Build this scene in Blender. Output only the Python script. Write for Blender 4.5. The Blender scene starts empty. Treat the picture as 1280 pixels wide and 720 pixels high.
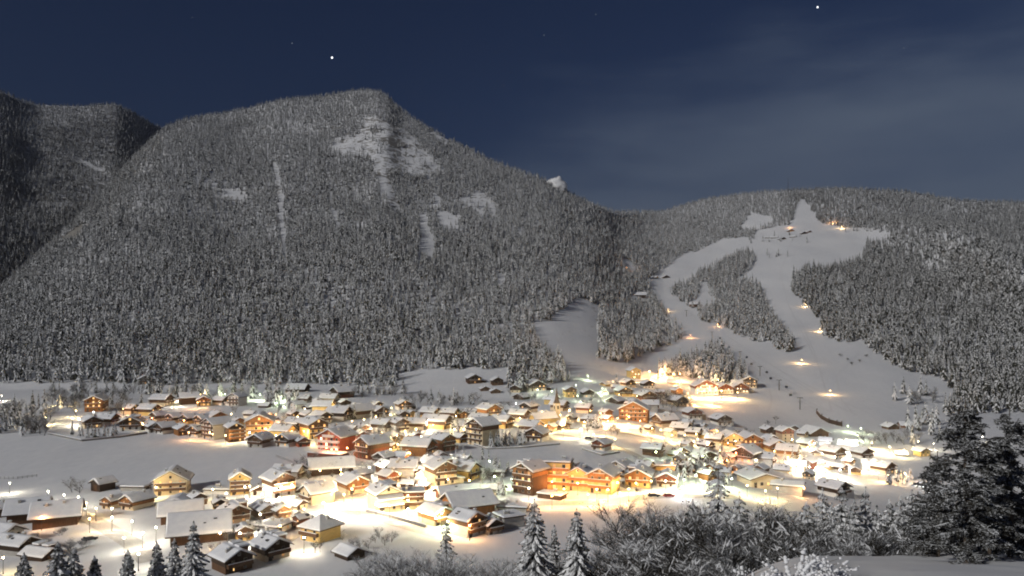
import bpy, math, random
import numpy as np
random.seed(7)
rng = np.random.default_rng(11)
R = math.radians
S = bpy.context.scene
COL = S.collection

# ------------------------------------------------------------------ camera
F, U0, V0, CZ = 995.6, 640.0, 393.0, 66.0          # focal length in photo pixels, centre column, horizon row, eye height
cam_d = bpy.data.cameras.new('camera'); cam = bpy.data.objects.new('camera', cam_d); COL.objects.link(cam)
cam.location = (0, 0, CZ); cam.rotation_euler = (R(90), 0, 0)
cam_d.sensor_width = 36; cam_d.lens = 28; cam_d.shift_y = 33 / 1280
cam_d.clip_start = 0.5; cam_d.clip_end = 60000
S.camera = cam

# ------------------------------------------------------------------ night sky and moon
MOON = np.array([-0.70, -0.58, 0.46]); MOON /= np.linalg.norm(MOON)
W = bpy.data.worlds.new('World'); S.world = W; W.use_nodes = True
nt = W.node_tree; nt.nodes.clear()
out = nt.nodes.new('ShaderNodeOutputWorld'); bg = nt.nodes.new('ShaderNodeBackground')
sky = nt.nodes.new('ShaderNodeTexSky'); sky.sky_type = 'NISHITA'; sky.sun_disc = False
sky.sun_elevation = math.asin(MOON[2]); sky.sun_rotation = math.atan2(MOON[0], MOON[1])
sky.altitude = 1200; sky.air_density = 1.0; sky.dust_density = 0.2; sky.ozone_density = 4.0
# thin veil of moonlit cirrus, strongest low in the right half of the sky
tc = nt.nodes.new('ShaderNodeTexCoord'); mp = nt.nodes.new('ShaderNodeMapping'); mp.inputs['Scale'].default_value = (1.6, 1.6, 7.0)
mp.inputs['Rotation'].default_value = (0.12, 0.10, 0)
nz = nt.nodes.new('ShaderNodeTexNoise'); nz.inputs['Scale'].default_value = 1.7; nz.inputs['Detail'].default_value = 5; nz.inputs['Roughness'].default_value = 0.5
rp = nt.nodes.new('ShaderNodeValToRGB'); rp.color_ramp.elements[0].position = 0.30; rp.color_ramp.elements[1].position = 0.95
rp.color_ramp.elements[1].color = (0.9, 0.9, 0.9, 1); rp.color_ramp.interpolation = 'EASE'
sx = nt.nodes.new('ShaderNodeSeparateXYZ'); m1 = nt.nodes.new('ShaderNodeMath'); m1.operation = 'MULTIPLY_ADD'; m1.inputs[1].default_value = -2.1
m2 = nt.nodes.new('ShaderNodeMath'); m2.operation = 'MULTIPLY_ADD'; m2.inputs[1].default_value = 0.62
mx = nt.nodes.new('ShaderNodeMix'); mx.data_type = 'RGBA'
cl = nt.nodes.new('ShaderNodeRGB'); cl.outputs[0].default_value = (11.4, 14.6, 20.5, 1)
L = nt.links.new
L(tc.outputs['Generated'], mp.inputs['Vector']); L(mp.outputs[0], nz.inputs['Vector']); L(tc.outputs['Generated'], sx.inputs[0])
L(sx.outputs[2], m1.inputs[0]); L(nz.outputs[0], m2.inputs[2]); L(sx.outputs[0], m2.inputs[0]); L(m2.outputs[0], m1.inputs[2])
m3 = nt.nodes.new('ShaderNodeMath'); m3.inputs[1].default_value = 0.38; L(m1.outputs[0], m3.inputs[0]); L(m3.outputs[0], rp.inputs[0])
tint = nt.nodes.new('ShaderNodeMix'); tint.data_type = 'RGBA'; tint.blend_type = 'MULTIPLY'; tint.inputs['Factor'].default_value = 1; tint.inputs['B'].default_value = (1.14, 1.22, 1.66, 1); L(sky.outputs[0], tint.inputs['A'])
L(rp.outputs[0], mx.inputs['Factor']); L(tint.outputs['Result'], mx.inputs['A']); L(cl.outputs[0], mx.inputs['B'])
L(mx.outputs['Result'], bg.inputs['Color']); bg.inputs['Strength'].default_value = 0.0084
L(bg.outputs[0], out.inputs['Surface'])
sd = bpy.data.lights.new('moon_light', 'SUN'); sd.energy = 2.35; sd.angle = R(0.5); sd.color = (1.0, 0.965, 0.91)
so = bpy.data.objects.new('moon_light', sd); COL.objects.link(so)
from mathutils import Vector, Matrix
so.rotation_euler = Vector(MOON).to_track_quat('Z', 'Y').to_euler(); so.location = (0, 0, 400)

S.view_settings.view_transform = 'Standard'; S.view_settings.look = 'None'; S.view_settings.exposure = 0.0; S.view_settings.gamma = 1
S.view_settings.use_curve_mapping = False
S.render.engine = 'CYCLES'
cy = S.cycles
cy.use_denoising = True; cy.use_light_tree = True; cy.max_bounces = 4; cy.diffuse_bounces = 2; cy.glossy_bounces = 1; cy.transmission_bounces = 2
cy.sample_clamp_indirect = 2.0; cy.sample_clamp_direct = 0; cy.caustics_reflective = False; cy.caustics_refractive = False
cy.pixel_filter_type = 'BLACKMAN_HARRIS'; cy.filter_width = 1.9

# ------------------------------------------------------------------ materials
MATS = {}
def mat(name, col, rough=0.8, emit=None, est=0.0, noise=None, bump=None, spec=0.3):
    if name in MATS: return MATS[name]
    m = bpy.data.materials.new(name); m.use_nodes = True; t = m.node_tree; b = t.nodes['Principled BSDF']
    b.inputs['Base Color'].default_value = (*col, 1); b.inputs['Roughness'].default_value = rough
    b.inputs['Specular IOR Level'].default_value = spec
    if emit: b.inputs['Emission Color'].default_value = (*emit, 1); b.inputs['Emission Strength'].default_value = est
    if noise:                                         # (scale xyz, second colour): wear, grain and plank tones
        c = t.nodes.new('ShaderNodeTexCoord'); mpn = t.nodes.new('ShaderNodeMapping'); n = t.nodes.new('ShaderNodeTexNoise')
        mpn.inputs['Scale'].default_value = noise[0]; n.inputs['Scale'].default_value = 1.0; n.inputs['Detail'].default_value = 4
        x = t.nodes.new('ShaderNodeMix'); x.data_type = 'RGBA'; x.inputs['A'].default_value = (*col, 1); x.inputs['B'].default_value = (*noise[1], 1)
        rr = t.nodes.new('ShaderNodeValToRGB'); rr.color_ramp.elements[0].position = 0.35; rr.color_ramp.elements[1].position = 0.65
        t.links.new(c.outputs['Object'], mpn.inputs[0]); t.links.new(mpn.outputs[0], n.inputs[0]); t.links.new(n.outputs[0], rr.inputs[0])
        t.links.new(rr.outputs[0], x.inputs['Factor']); t.links.new(x.outputs['Result'], b.inputs['Base Color'])
        if bump:
            bp = t.nodes.new('ShaderNodeBump'); bp.inputs['Strength'].default_value = bump; bp.inputs['Distance'].default_value = 0.1
            t.links.new(n.outputs[0], bp.inputs['Height']); t.links.new(bp.outputs[0], b.inputs['Normal'])
    MATS[name] = m; return m
mat('snow', (0.82, 0.83, 0.85), 0.65, noise=((0.6, 0.6, 0.6), (0.74, 0.755, 0.79)), bump=0.35)
mat('needles', (0.022, 0.025, 0.019), 0.9, noise=((0.9, 0.9, 0.9), (0.042, 0.043, 0.035)))
mat('needle_snow', (0.72, 0.735, 0.76), 0.8, noise=((1.1, 1.1, 1.1), (0.60, 0.61, 0.63)))
mat('bark', (0.055, 0.042, 0.032), 0.95, noise=((4, 4, 1), (0.10, 0.08, 0.065)))
mat('plaster_white', (0.72, 0.70, 0.66), 0.9, noise=((0.5, 0.5, 1.3), (0.62, 0.60, 0.55)))
mat('plaster_cream', (0.66, 0.56, 0.40), 0.9, noise=((0.5, 0.5, 1.3), (0.56, 0.47, 0.33)))
mat('plaster_yellow', (0.66, 0.46, 0.17), 0.9, noise=((0.5, 0.5, 1.3), (0.55, 0.38, 0.14)))
mat('plaster_grey', (0.40, 0.39, 0.37), 0.9, noise=((0.5, 0.5, 1.3), (0.32, 0.31, 0.29)))
mat('plaster_tan', (0.42, 0.30, 0.20), 0.9, noise=((0.5, 0.5, 1.3), (0.33, 0.24, 0.16)))
mat('plaster_red', (0.50, 0.13, 0.06), 0.9, noise=((0.5, 0.5, 1.3), (0.40, 0.10, 0.05)))
mat('wood_brown', (0.115, 0.058, 0.030), 0.85, noise=((5, 5, 0.5), (0.065, 0.034, 0.018)))
mat('wood_dark', (0.045, 0.026, 0.017), 0.85, noise=((5, 5, 0.5), (0.026, 0.016, 0.011)))
mat('wood_orange', (0.32, 0.14, 0.045), 0.8, noise=((5, 5, 0.5), (0.20, 0.085, 0.03)))
mat('wood_red', (0.20, 0.060, 0.030), 0.85, noise=((5, 5, 0.5), (0.12, 0.038, 0.02)))
mat('roof_board', (0.060, 0.038, 0.026), 0.9, noise=((4, 1, 4), (0.035, 0.024, 0.018)))
mat('roof_metal', (0.20, 0.20, 0.20), 0.5)
mat('window_frame', (0.35, 0.30, 0.24), 0.6)
mat('glass_dark', (0.012, 0.014, 0.018), 0.12, spec=0.6)
mat('glass_lit', (0.3, 0.2, 0.1), 0.4, emit=(1.0, 0.60, 0.22), est=1.6)
mat('glass_dim', (0.2, 0.14, 0.08), 0.4, emit=(1.0, 0.52, 0.18), est=0.7)
mat('glass_white', (0.4, 0.4, 0.4), 0.4, emit=(1.0, 0.84, 0.58), est=3.0)
mat('iron', (0.03, 0.03, 0.032), 0.5)
mat('stone', (0.24, 0.23, 0.22), 0.95, noise=((1.5, 1.5, 1.5), (0.14, 0.135, 0.13)), bump=0.5)
mat('packed_snow', (0.56, 0.55, 0.54), 0.75, noise=((0.9, 0.9, 0.9), (0.44, 0.43, 0.42)), bump=0.3)
mat('track_snow', (0.70, 0.71, 0.74), 0.7)
mat('spire_slate', (0.085, 0.06, 0.045), 0.7)
mat('car_paint_dark', (0.03, 0.035, 0.05), 0.3, spec=0.6)
mat('car_paint_red', (0.25, 0.02, 0.02), 0.3, spec=0.6)
mat('rubber', (0.015, 0.015, 0.015), 0.9)
for nm, c in dict(warm=(1, .61, .25), yellow=(1, .73, .33), white=(1, .88, .66), green=(.86, 1, .62), cool=(.92, .95, 1.0), orange=(1, .46, .16), red=(1, .27, .10)).items():
    mat('lamp_' + nm, (1, 1, 1), 0.5, emit=c, est=40.0)
LCOL = dict(warm=(1, .61, .25), yellow=(1, .73, .33), white=(1, .88, .66), green=(.86, 1, .62), cool=(.92, .95, 1.0), orange=(1, .46, .16), red=(1, .27, .10))

def topsnow(name, base, snow=(0.80, 0.81, 0.83), lo=0.05, hi=0.45, nscale=2.0, amt=0.5):
    """material with snow lying on whatever faces upward, ragged by a noise"""
    m = bpy.data.materials.new(name); m.use_nodes = True; t = m.node_tree; b = t.nodes['Principled BSDF']; b.inputs['Roughness'].default_value = 0.85
    b.inputs['Specular IOR Level'].default_value = 0.2
    g = t.nodes.new('ShaderNodeNewGeometry'); s = t.nodes.new('ShaderNodeSeparateXYZ'); t.links.new(g.outputs['Normal'], s.inputs[0])
    c = t.nodes.new('ShaderNodeTexCoord'); n = t.nodes.new('ShaderNodeTexNoise'); n.inputs['Scale'].default_value = nscale; n.inputs['Detail'].default_value = 3
    t.links.new(c.outputs['Object'], n.inputs[0])
    a = t.nodes.new('ShaderNodeMath'); a.operation = 'MULTIPLY_ADD'; t.links.new(n.outputs[0], a.inputs[0]); a.inputs[1].default_value = amt * 2
    t.links.new(s.outputs[2], a.inputs[2])
    r = t.nodes.new('ShaderNodeMapRange'); r.inputs[1].default_value = lo + amt; r.inputs[2].default_value = hi + amt; t.links.new(a.outputs[0], r.inputs[0])
    x = t.nodes.new('ShaderNodeMix'); x.data_type = 'RGBA'; x.inputs['A'].default_value = (*base, 1); x.inputs['B'].default_value = (*snow, 1)
    t.links.new(r.outputs[0], x.inputs['Factor']); t.links.new(x.outputs['Result'], b.inputs['Base Color'])
    MATS[name] = m; return m
topsnow('fir_spray', (0.014, 0.018, 0.013), lo=0.36, hi=0.60, nscale=0.9, amt=0.55)
topsnow('frost_twig', (0.065, 0.060, 0.055), snow=(0.66, 0.68, 0.71), lo=0.34, hi=0.7, nscale=1.2, amt=0.45)
topsnow('dark_twig', (0.024, 0.022, 0.018), snow=(0.56, 0.58, 0.61), lo=0.62, hi=0.92, nscale=0.6, amt=0.6)
topsnow('rock_snow', (0.17, 0.16, 0.15), lo=-0.25, hi=0.15, nscale=0.11, amt=0.6)
topsnow('snowy_fence', (0.07, 0.05, 0.035), lo=0.5, hi=0.7, nscale=2, amt=0.1)

# ------------------------------------------------------------------ noise and terrain
_tab = np.random.default_rng(5).random((256, 256))
def vnoise(x, y):
    xi = np.floor(x).astype(int); yi = np.floor(y).astype(int); fx = x - xi; fy = y - yi
    fx = fx * fx * (3 - 2 * fx); fy = fy * fy * (3 - 2 * fy)
    g = lambda a, b: _tab[a & 255, b & 255]
    return (g(xi, yi) * (1 - fx) + g(xi + 1, yi) * fx) * (1 - fy) + (g(xi, yi + 1) * (1 - fx) + g(xi + 1, yi + 1) * fx) * fy
def fbm(x, y, o=4):
    s = 0; a = 0.5
    for k in range(o): s = s + a * (vnoise(x * 2 ** k + 17.3 * k, y * 2 ** k + 9.1 * k) - 0.5); a *= 0.5
    return s
def sm(a, b, x): t = np.clip((x - a) / (b - a), 0, 1); return t * t * (3 - 2 * t)
def tabf(rows):
    u, v = np.array([r[0] for r in rows], float), np.array([r[1] for r in rows], float)
    uu = np.arange(-1400, 2700, 2.0); vv = np.interp(uu, u, v)
    return uu, vv
def smooth(t, w):
    uu, vv = t; k = np.hanning(2 * w + 1); k /= k.sum(); p = np.pad(vv, w, mode='edge'); return uu, np.convolve(p, k, 'valid')
SKY = smooth(tabf([(-1400, 300), (-300, 392), (-100, 382), (0, 364), (30, 336), (80, 290), (130, 237), (170, 190), (205, 158), (240, 146), (300, 136), (350, 123), (400, 119), (445, 111), (470, 111), (484, 118), (502, 136), (530, 154), (560, 172), (620, 201), (680, 224), (720, 244), (770, 264), (830, 262), (880, 248), (930, 241), (990, 236), (1060, 234), (1130, 238), (1200, 249), (1280, 252), (1400, 250), (1700, 300), (2700, 330)]), 3)
LEFT = smooth(tabf([(-1400, 60), (-300, 70), (-100, 90), (0, 111), (28, 124), (50, 129), (100, 131), (145, 128), (172, 142), (200, 158), (260, 200), (400, 330), (500, 400), (2700, 600)]), 3)
BASE = smooth(tabf([(-1400, 700), (0, 700), (440, 700), (560, 645), (680, 612), (800, 605), (880, 585), (1000, 590), (1100, 610), (1160, 660), (1280, 690), (2700, 700)]), 25)
RIDG = smooth(tabf([(-1400, 1350), (-300, 1350), (0, 1450), (100, 1750), (200, 2200), (300, 2450), (455, 2600), (500, 2480), (560, 2320), (620, 2220), (690, 2150), (745, 2180), (810, 2650), (880, 2800), (1000, 2600), (1280, 2400), (2700, 2200)]), 14)
POWR = smooth(tabf([(-1400, 1.2), (0, 1.2), (200, 1.4), (460, 1.45), (700, 1.5), (800, 1.75), (1000, 1.6), (1280, 1.5), (2700, 1.5)]), 25)
def valley(x, y):
    return -22 * sm(30, 230, x) - 6 * sm(60, 220, -x) * sm(500, 250, y) + 1.2 * fbm(x / 90 + 40, y / 90) * sm(180, 300, y)
def near(x, y):
    yy = np.maximum(y, 1.0); u = U0 + F * x / yy
    a = np.where(y < 0, 64.0, 64 - 0.365 * y - 0.0 * y)
    b = np.where(y < 25, 64 - 0.26 * y, np.where(y < 62, 57.3 - 0.273 * (y - 25), 47.2 - 0.55 * (y - 62)))
    k = sm(760, 1020, u) * sm(5, 30, y)
    return a * (1 - k) + b * k + 0.7 * fbm(x / 7, y / 7, 3)
def terrain(x, y):
    x = np.asarray(x, float); y = np.asarray(y, float)
    yy = np.maximum(y, 1.0); u = np.clip(U0 + F * x / yy, -1390, 2690)
    ip = lambda T: np.interp(u, T[0], T[1])
    zv = valley(x, y)
    B, D, P = ip(BASE), ip(RIDG), ip(POWR)
    zr = CZ + (V0 - ip(SKY)) * D / F - 5; zb = valley((u - U0) / F * B, B)
    t = np.clip((y - B) / (D - B), 0, None); tc = np.minimum(t, 1)
    win = np.sin(np.pi * np.clip(tc, 0, 1)) ** 0.8
    amp = 70 * sm(1250, 900, u) + 45 * sm(900, 1250, u)
    gul = (1 - np.abs(2 * vnoise(x / 330 + 3.3, y / 1400 + 1.7) - 1)) - 0.5
    piste = sm(790, 830, u) * sm(1190, 1120, u)
    h = zb + (zr - zb) * tc ** P - np.where(t > 1, 0.5 * (y - D), 0) + win * (1 - 0.85 * piste) * (1 - 0.9 * sm(630, 675, u) * sm(810, 765, u) * sm(1600, 1150, y)) * (amp * fbm(x / 420, y / 420, 5) + 15 * gul)
    # spine running down the far right flank
    ds = (u - (1055 + (y - 2400) * -0.22)); h = h + 70 * np.exp(-(ds / 48) ** 2) * sm(1000, 1100, u) * sm(900, 1500, y) * sm(2250, 1750, y)
    hill = np.where(y < B, zv, np.maximum(h, zv - 400 * (t > 1)))
    # far left mountain
    DL = 2430.0 + 2.0 * np.clip(u, -300, 400); BL = 1430.0 + 1.5 * np.clip(u, -120, 400)
    tl = np.clip((y - BL) / (DL - BL), 0, None)
    zl = CZ + (V0 - ip(LEFT)) * DL / F - 5
    hl = 60 + (zl - 60) * np.minimum(tl, 1) ** 1.15 - np.where(tl > 1, 0.5 * (y - DL), 0) + np.sin(np.pi * np.minimum(tl, 1)) * (90 * fbm(x / 380 + 9, y / 380, 5) + 50 * ((1 - np.abs(2 * vnoise(x / 300, y / 900) - 1)) - .5))
    z = np.where((u < 480) & (y > BL), np.maximum(hill, hl), hill)
    n = near(x, y)
    return np.where(y < 420, np.maximum(z, n), z)
def proj(x, y, z): return U0 + F * x / y, V0 - F * (z - CZ) / y
_ys = np.concatenate([np.arange(186, 900, 0.5), np.arange(900, 3200, 2.0)])
def ground_at(u, v, y0=186.0):
    """the point of the ground seen along the ray through photo pixel u, v"""
    ys = _ys if y0 >= 186 else np.concatenate([np.arange(y0, 186, 0.25), _ys])
    xs = (u - U0) / F * ys; line = CZ - (v - V0) / F * ys
    k = np.argmax(terrain(xs, ys) >= line)
    return float(xs[k]), float(ys[k]), float(terrain(xs[k], ys[k]))
def gz(x, y): return float(terrain(x, y))
def inpoly(u, v, P):
    r = np.zeros(np.shape(u), bool); n = len(P)
    for i in range(n):
        (x1, y1), (x2, y2) = P[i], P[(i + 1) % n]
        if y1 == y2: continue
        c = ((y1 > v) != (y2 > v)) & (u < (x2 - x1) * (v - y1) / (y2 - y1) + x1); r ^= c
    return r

# ------------------------------------------------------------------ mesh helpers
class MB:
    """collects shapes; build() links them as ONE mesh object"""
    def __init__(s): s.v = []; s.f = []; s.m = []
    def quad(s, pts, m=0):
        n = len(s.v); s.v += [tuple(p) for p in pts]; s.f.append(tuple(range(n, n + len(pts)))); s.m.append(m)
    def box(s, x0, x1, y0, y1, z0, z1, m=0):
        n = len(s.v); s.v += [(x, y, z) for z in (z0, z1) for y in (y0, y1) for x in (x0, x1)]
        s.f += [tuple(n + i for i in q) for q in ((0, 2, 3, 1), (4, 5, 7, 6), (0, 1, 5, 4), (2, 6, 7, 3), (0, 4, 6, 2), (1, 3, 7, 5))]; s.m += [m] * 6
    def prism(s, prof, y0, y1, m=0, sc0=None, sc1=None):
        """extrude an x,z profile along y"""
        n = len(s.v); k = len(prof)
        s.v += [(x, y0, z) for x, z in (sc0 or prof)] + [(x, y1, z) for x, z in (sc1 or prof)]
        s.f += [tuple(n + i for i in range(k)), tuple(n + k + i for i in reversed(range(k)))]
        s.f += [(n + (i + 1) % k, n + i, n + k + i, n + k + (i + 1) % k) for i in range(k)]; s.m += [m] * (k + 2)
    def tube(s, pts, rads, n=6, m=0, cap=True):
        pts = [Vector(p) for p in pts]; base = len(s.v); up = Vector((0.31, 0.17, 0.94))
        for i, p in enumerate(pts):
            d = (pts[min(i + 1, len(pts) - 1)] - pts[max(i - 1, 0)]).normalized()
            a = d.cross(up)
            if a.length < 1e-3: a = d.cross(Vector((1, 0, 0)))
            a.normalize(); b = d.cross(a)
            for k in range(n):
                w = 2 * math.pi * k / n; s.v.append(tuple(p + (a * math.cos(w) + b * math.sin(w)) * rads[i]))
        for i in range(len(pts) - 1):
            for k in range(n):
                a0 = base + i * n; k2 = (k + 1) % n; s.f.append((a0 + k, a0 + k2, a0 + n + k2, a0 + n + k)); s.m.append(m)
        if cap: s.f.append(tuple(base + (len(pts) - 1) * n + k for k in range(n))); s.m.append(m)
    def ball(s, c, r, m=0, nu=8, nv=5, sz=1.0, jit=0.0):
        n = len(s.v); c = Vector(c)
        for j in range(nv + 1):
            ph = math.pi * j / nv
            for i in range(nu):
                th = 2 * math.pi * i / nu; q = r * (1 + random.uniform(-jit, jit))
                s.v.append((c.x + q * math.sin(ph) * math.cos(th), c.y + q * math.sin(ph) * math.sin(th), c.z + q * sz * math.cos(ph)))
        for j in range(nv):
            for i in range(nu):
                i2 = (i + 1) % nu; s.f.append((n + j * nu + i, n + (j + 1) * nu + i, n + (j + 1) * nu + i2, n + j * nu + i2)); s.m.append(m)
    def mesh(s, name, mats, smooth=False):
        me = bpy.data.meshes.new(name); me.from_pydata(s.v, [], s.f)
        for x in ([mats] if isinstance(mats, str) else mats): me.materials.append(MATS[x])
        me.polygons.foreach_set('material_index', s.m)
        if smooth: me.polygons.foreach_set('use_smooth', [True] * len(s.f))
        me.update(); return me
    def build(s, name, mats, parent=None, smooth=False): return link(name, s.mesh(name, mats, smooth), parent)
def link(name, me, parent=None):
    o = bpy.data.objects.new(name, me); COL.objects.link(o)
    if parent: o.parent = parent
    return o
def tag(o, label, cat, group=None, kind=None):
    if label: o['label'] = label
    if cat: o['category'] = cat
    if group: o['group'] = group
    if kind: o['kind'] = kind
    return o
def empty(name, loc, rz=0.0, sc=1.0):
    o = bpy.data.objects.new(name, None); COL.objects.link(o); o.location = loc; o.rotation_euler = (0, 0, rz); o.scale = (sc,) * 3; o.empty_display_size = 1
    return o
ORD = 'first second third fourth fifth sixth seventh eighth ninth tenth eleventh twelfth thirteenth fourteenth fifteenth sixteenth seventeenth eighteenth nineteenth twentieth'.split()
ORD += ['twenty-' + w for w in ORD[:9]] + ['thirtieth'] + ['thirty-' + w for w in ORD[:9]] + ['fortieth']

# ------------------------------------------------------------------ the ground: one sheet from behind the camera over the ridges
def build_ground():
    su = np.concatenate([np.arange(-1300, -60, 40.0), np.arange(-60, 1340, 3.2), np.arange(1340, 2560, 40.0)])
    ys = np.concatenate([np.arange(-45, 20, 5.0), np.arange(20, 120, 2.0), np.arange(120, 900, 5.0), np.arange(900, 2950, 9.0), np.arange(2950, 4300, 60.0)])
    Yg, Ug = np.meshgrid(ys, su, indexing='ij')
    X = (Ug - U0) / F * (np.maximum(Yg, 0) + 25 * np.exp(-np.maximum(Yg, 0) / 60) + 0.0) ; Yw = Yg
    Z = terrain(X, Yw)
    u, v = proj(X, np.maximum(Yw, 1), Z)
    crag = np.zeros_like(Z)
    for P in CLIFFS: crag = np.maximum(crag, inpoly(u, v, P).astype(float))
    # soften the edge of each cliff, then break it into ledges
    for _ in range(2): crag = (crag + np.roll(crag, 1, 0) + np.roll(crag, -1, 0) + np.roll(crag, 1, 1) + np.roll(crag, -1, 1)) / 5
    Z = Z + crag * (6 * fbm(X / 24, Yw / 70, 4) + 1.2 * np.sin(Z / 7 + 5 * fbm(X / 80, Yw / 80)))
    nr, nc = Z.shape
    me = bpy.data.meshes.new('ground')
    co = np.stack([X, Yw, Z], -1).reshape(-1, 3); idx = np.arange(nr * nc).reshape(nr, nc)
    q = np.stack([idx[:-1, :-1], idx[:-1, 1:], idx[1:, 1:], idx[1:, :-1]], -1).reshape(-1, 4)
    me.vertices.add(len(co)); me.vertices.foreach_set('co', co.ravel()); me.loops.add(q.size); me.loops.foreach_set('vertex_index', q.ravel())
    me.polygons.add(len(q)); me.polygons.foreach_set('loop_start', np.arange(0, q.size, 4)); me.polygons.foreach_set('use_smooth', np.ones(len(q), bool))
    me.update(); me.validate()
    m = bpy.data.materials.new('snow_ground'); m.use_nodes = True; t = m.node_tree; b = t.nodes['Principled BSDF']; b.inputs['Roughness'].default_value = 0.7
    b.inputs['Specular IOR Level'].default_value = 0.2
    g = t.nodes.new('ShaderNodeNewGeometry'); s = t.nodes.new('ShaderNodeSeparateXYZ'); t.links.new(g.outputs['Normal'], s.inputs[0])
    n1 = t.nodes.new('ShaderNodeTexNoise'); n1.inputs['Scale'].default_value = 0.09; n1.inputs['Detail'].default_value = 8; n1.inputs['Roughness'].default_value = 0.62
    n2 = t.nodes.new('ShaderNodeTexNoise'); n2.inputs['Scale'].default_value = 0.35; n2.inputs['Detail'].default_value = 5
    mpg = t.nodes.new('ShaderNodeMapping'); mpg.inputs['Scale'].default_value = (1, 0.35, 1); mpg.inputs['Rotation'].default_value = (0, 0, 0.6)
    t.links.new(g.outputs['Position'], n1.inputs['Vector']); t.links.new(g.outputs['Position'], mpg.inputs[0]); t.links.new(mpg.outputs[0], n2.inputs['Vector'])
    a = t.nodes.new('ShaderNodeMath'); a.operation = 'MULTIPLY_ADD'; a.inputs[1].default_value = 0.60; t.links.new(n1.outputs[0], a.inputs[0]); t.links.new(s.outputs[2], a.inputs[2])
    r = t.nodes.new('ShaderNodeMapRange'); r.inputs[1].default_value = 1.09; r.inputs[2].default_value = 1.16; t.links.new(a.outputs[0], r.inputs[0])
    cs = t.nodes.new('ShaderNodeMix'); cs.data_type = 'RGBA'; cs.inputs['A'].default_value = (0.83, 0.84, 0.86, 1); cs.inputs['B'].default_value = (0.66, 0.68, 0.72, 1); n3 = t.nodes.new('ShaderNodeTexNoise'); n3.inputs['Scale'].default_value = 0.018; n3.inputs['Detail'].default_value = 6; t.links.new(mpg.outputs[0], n3.inputs['Vector']); av = t.nodes.new('ShaderNodeMath'); av.operation = 'MULTIPLY_ADD'; av.inputs[1].default_value = 1.6; t.links.new(n3.outputs[0], av.inputs[0]); sb = t.nodes.new('ShaderNodeMath'); sb.operation = 'SUBTRACT'; sb.inputs[1].default_value = 0.8; t.links.new(n2.outputs[0], sb.inputs[0]); t.links.new(sb.outputs[0], av.inputs[2]); t.links.new(av.outputs[0], cs.inputs['Factor'])
    cr = t.nodes.new('ShaderNodeMix'); cr.data_type = 'RGBA'; cr.inputs['A'].default_value = (0.20, 0.19, 0.175, 1); t.links.new(cs.outputs['Result'], cr.inputs['B']); t.links.new(r.outputs[0], cr.inputs['Factor'])
    t.links.new(cr.outputs['Result'], b.inputs['Base Color'])
    bp = t.nodes.new('ShaderNodeBump'); bp.inputs['Strength'].default_value = 0.3; bp.inputs['Distance'].default_value = 0.4; t.links.new(n2.outputs[0], bp.inputs['Height']); t.links.new(bp.outputs[0], b.inputs['Normal'])
    me.materials.append(m); MATS['snow_ground'] = m
    o = link('ground', me); o['kind'] = 'structure'
CLIFFS = [[(455, 143), (475, 150), (500, 160), (525, 180), (538, 200), (553, 213), (520, 222), (503, 215), (490, 212), (480, 222), (470, 206), (455, 196), (432, 195), (414, 185), (418, 174), (440, 172), (452, 160)],
          [(545, 265), (575, 270), (571, 286), (552, 288)], [(597, 238), (617, 256), (621, 273), (600, 271), (588, 262), (570, 247), (582, 246)], [(282, 236), (307, 240), (304, 258), (274, 247)], [(532, 163), (562, 175), (556, 182)], [(685, 218), (706, 226), (716, 240), (696, 236)]]
build_ground()
# ------------------------------------------------------------------ rock dome on the skyline
def rock_dome():
    y = float(np.interp(696, *RIDG)) - 5; x = (696 - U0) / F * y; z = gz(x, y) - 4; b = MB(); c = Vector((x, y, z)); n0 = 26; n1 = 14
    for j in range(n1 + 1):
        ph = math.pi / 2 * j / n1
        for i in range(n0):
            th = 2 * math.pi * i / n0; q = 1 + 0.5 * float(fbm(np.array(3 + 1.6 * math.cos(th) + ph), np.array(5 + 1.6 * math.sin(th) + ph * 1.5), 4))
            b.v.append((c.x + 30 * q * math.sin(ph) ** 0.7 * math.cos(th), c.y + 32 * q * math.sin(ph) ** 0.7 * math.sin(th), c.z + 38 * q * math.cos(ph) ** 0.8 - 8))
    for j in range(n1):
        for i in range(n0): b.f.append((j * n0 + i, (j + 1) * n0 + i, (j + 1) * n0 + (i + 1) % n0, j * n0 + (i + 1) % n0)); b.m.append(0)
    o = b.build('rock_dome', 'rock_snow', smooth=True); tag(o, 'rounded snow-capped rock dome breaking the forested skyline right of the summit', 'rock')
rock_dome()

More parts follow.
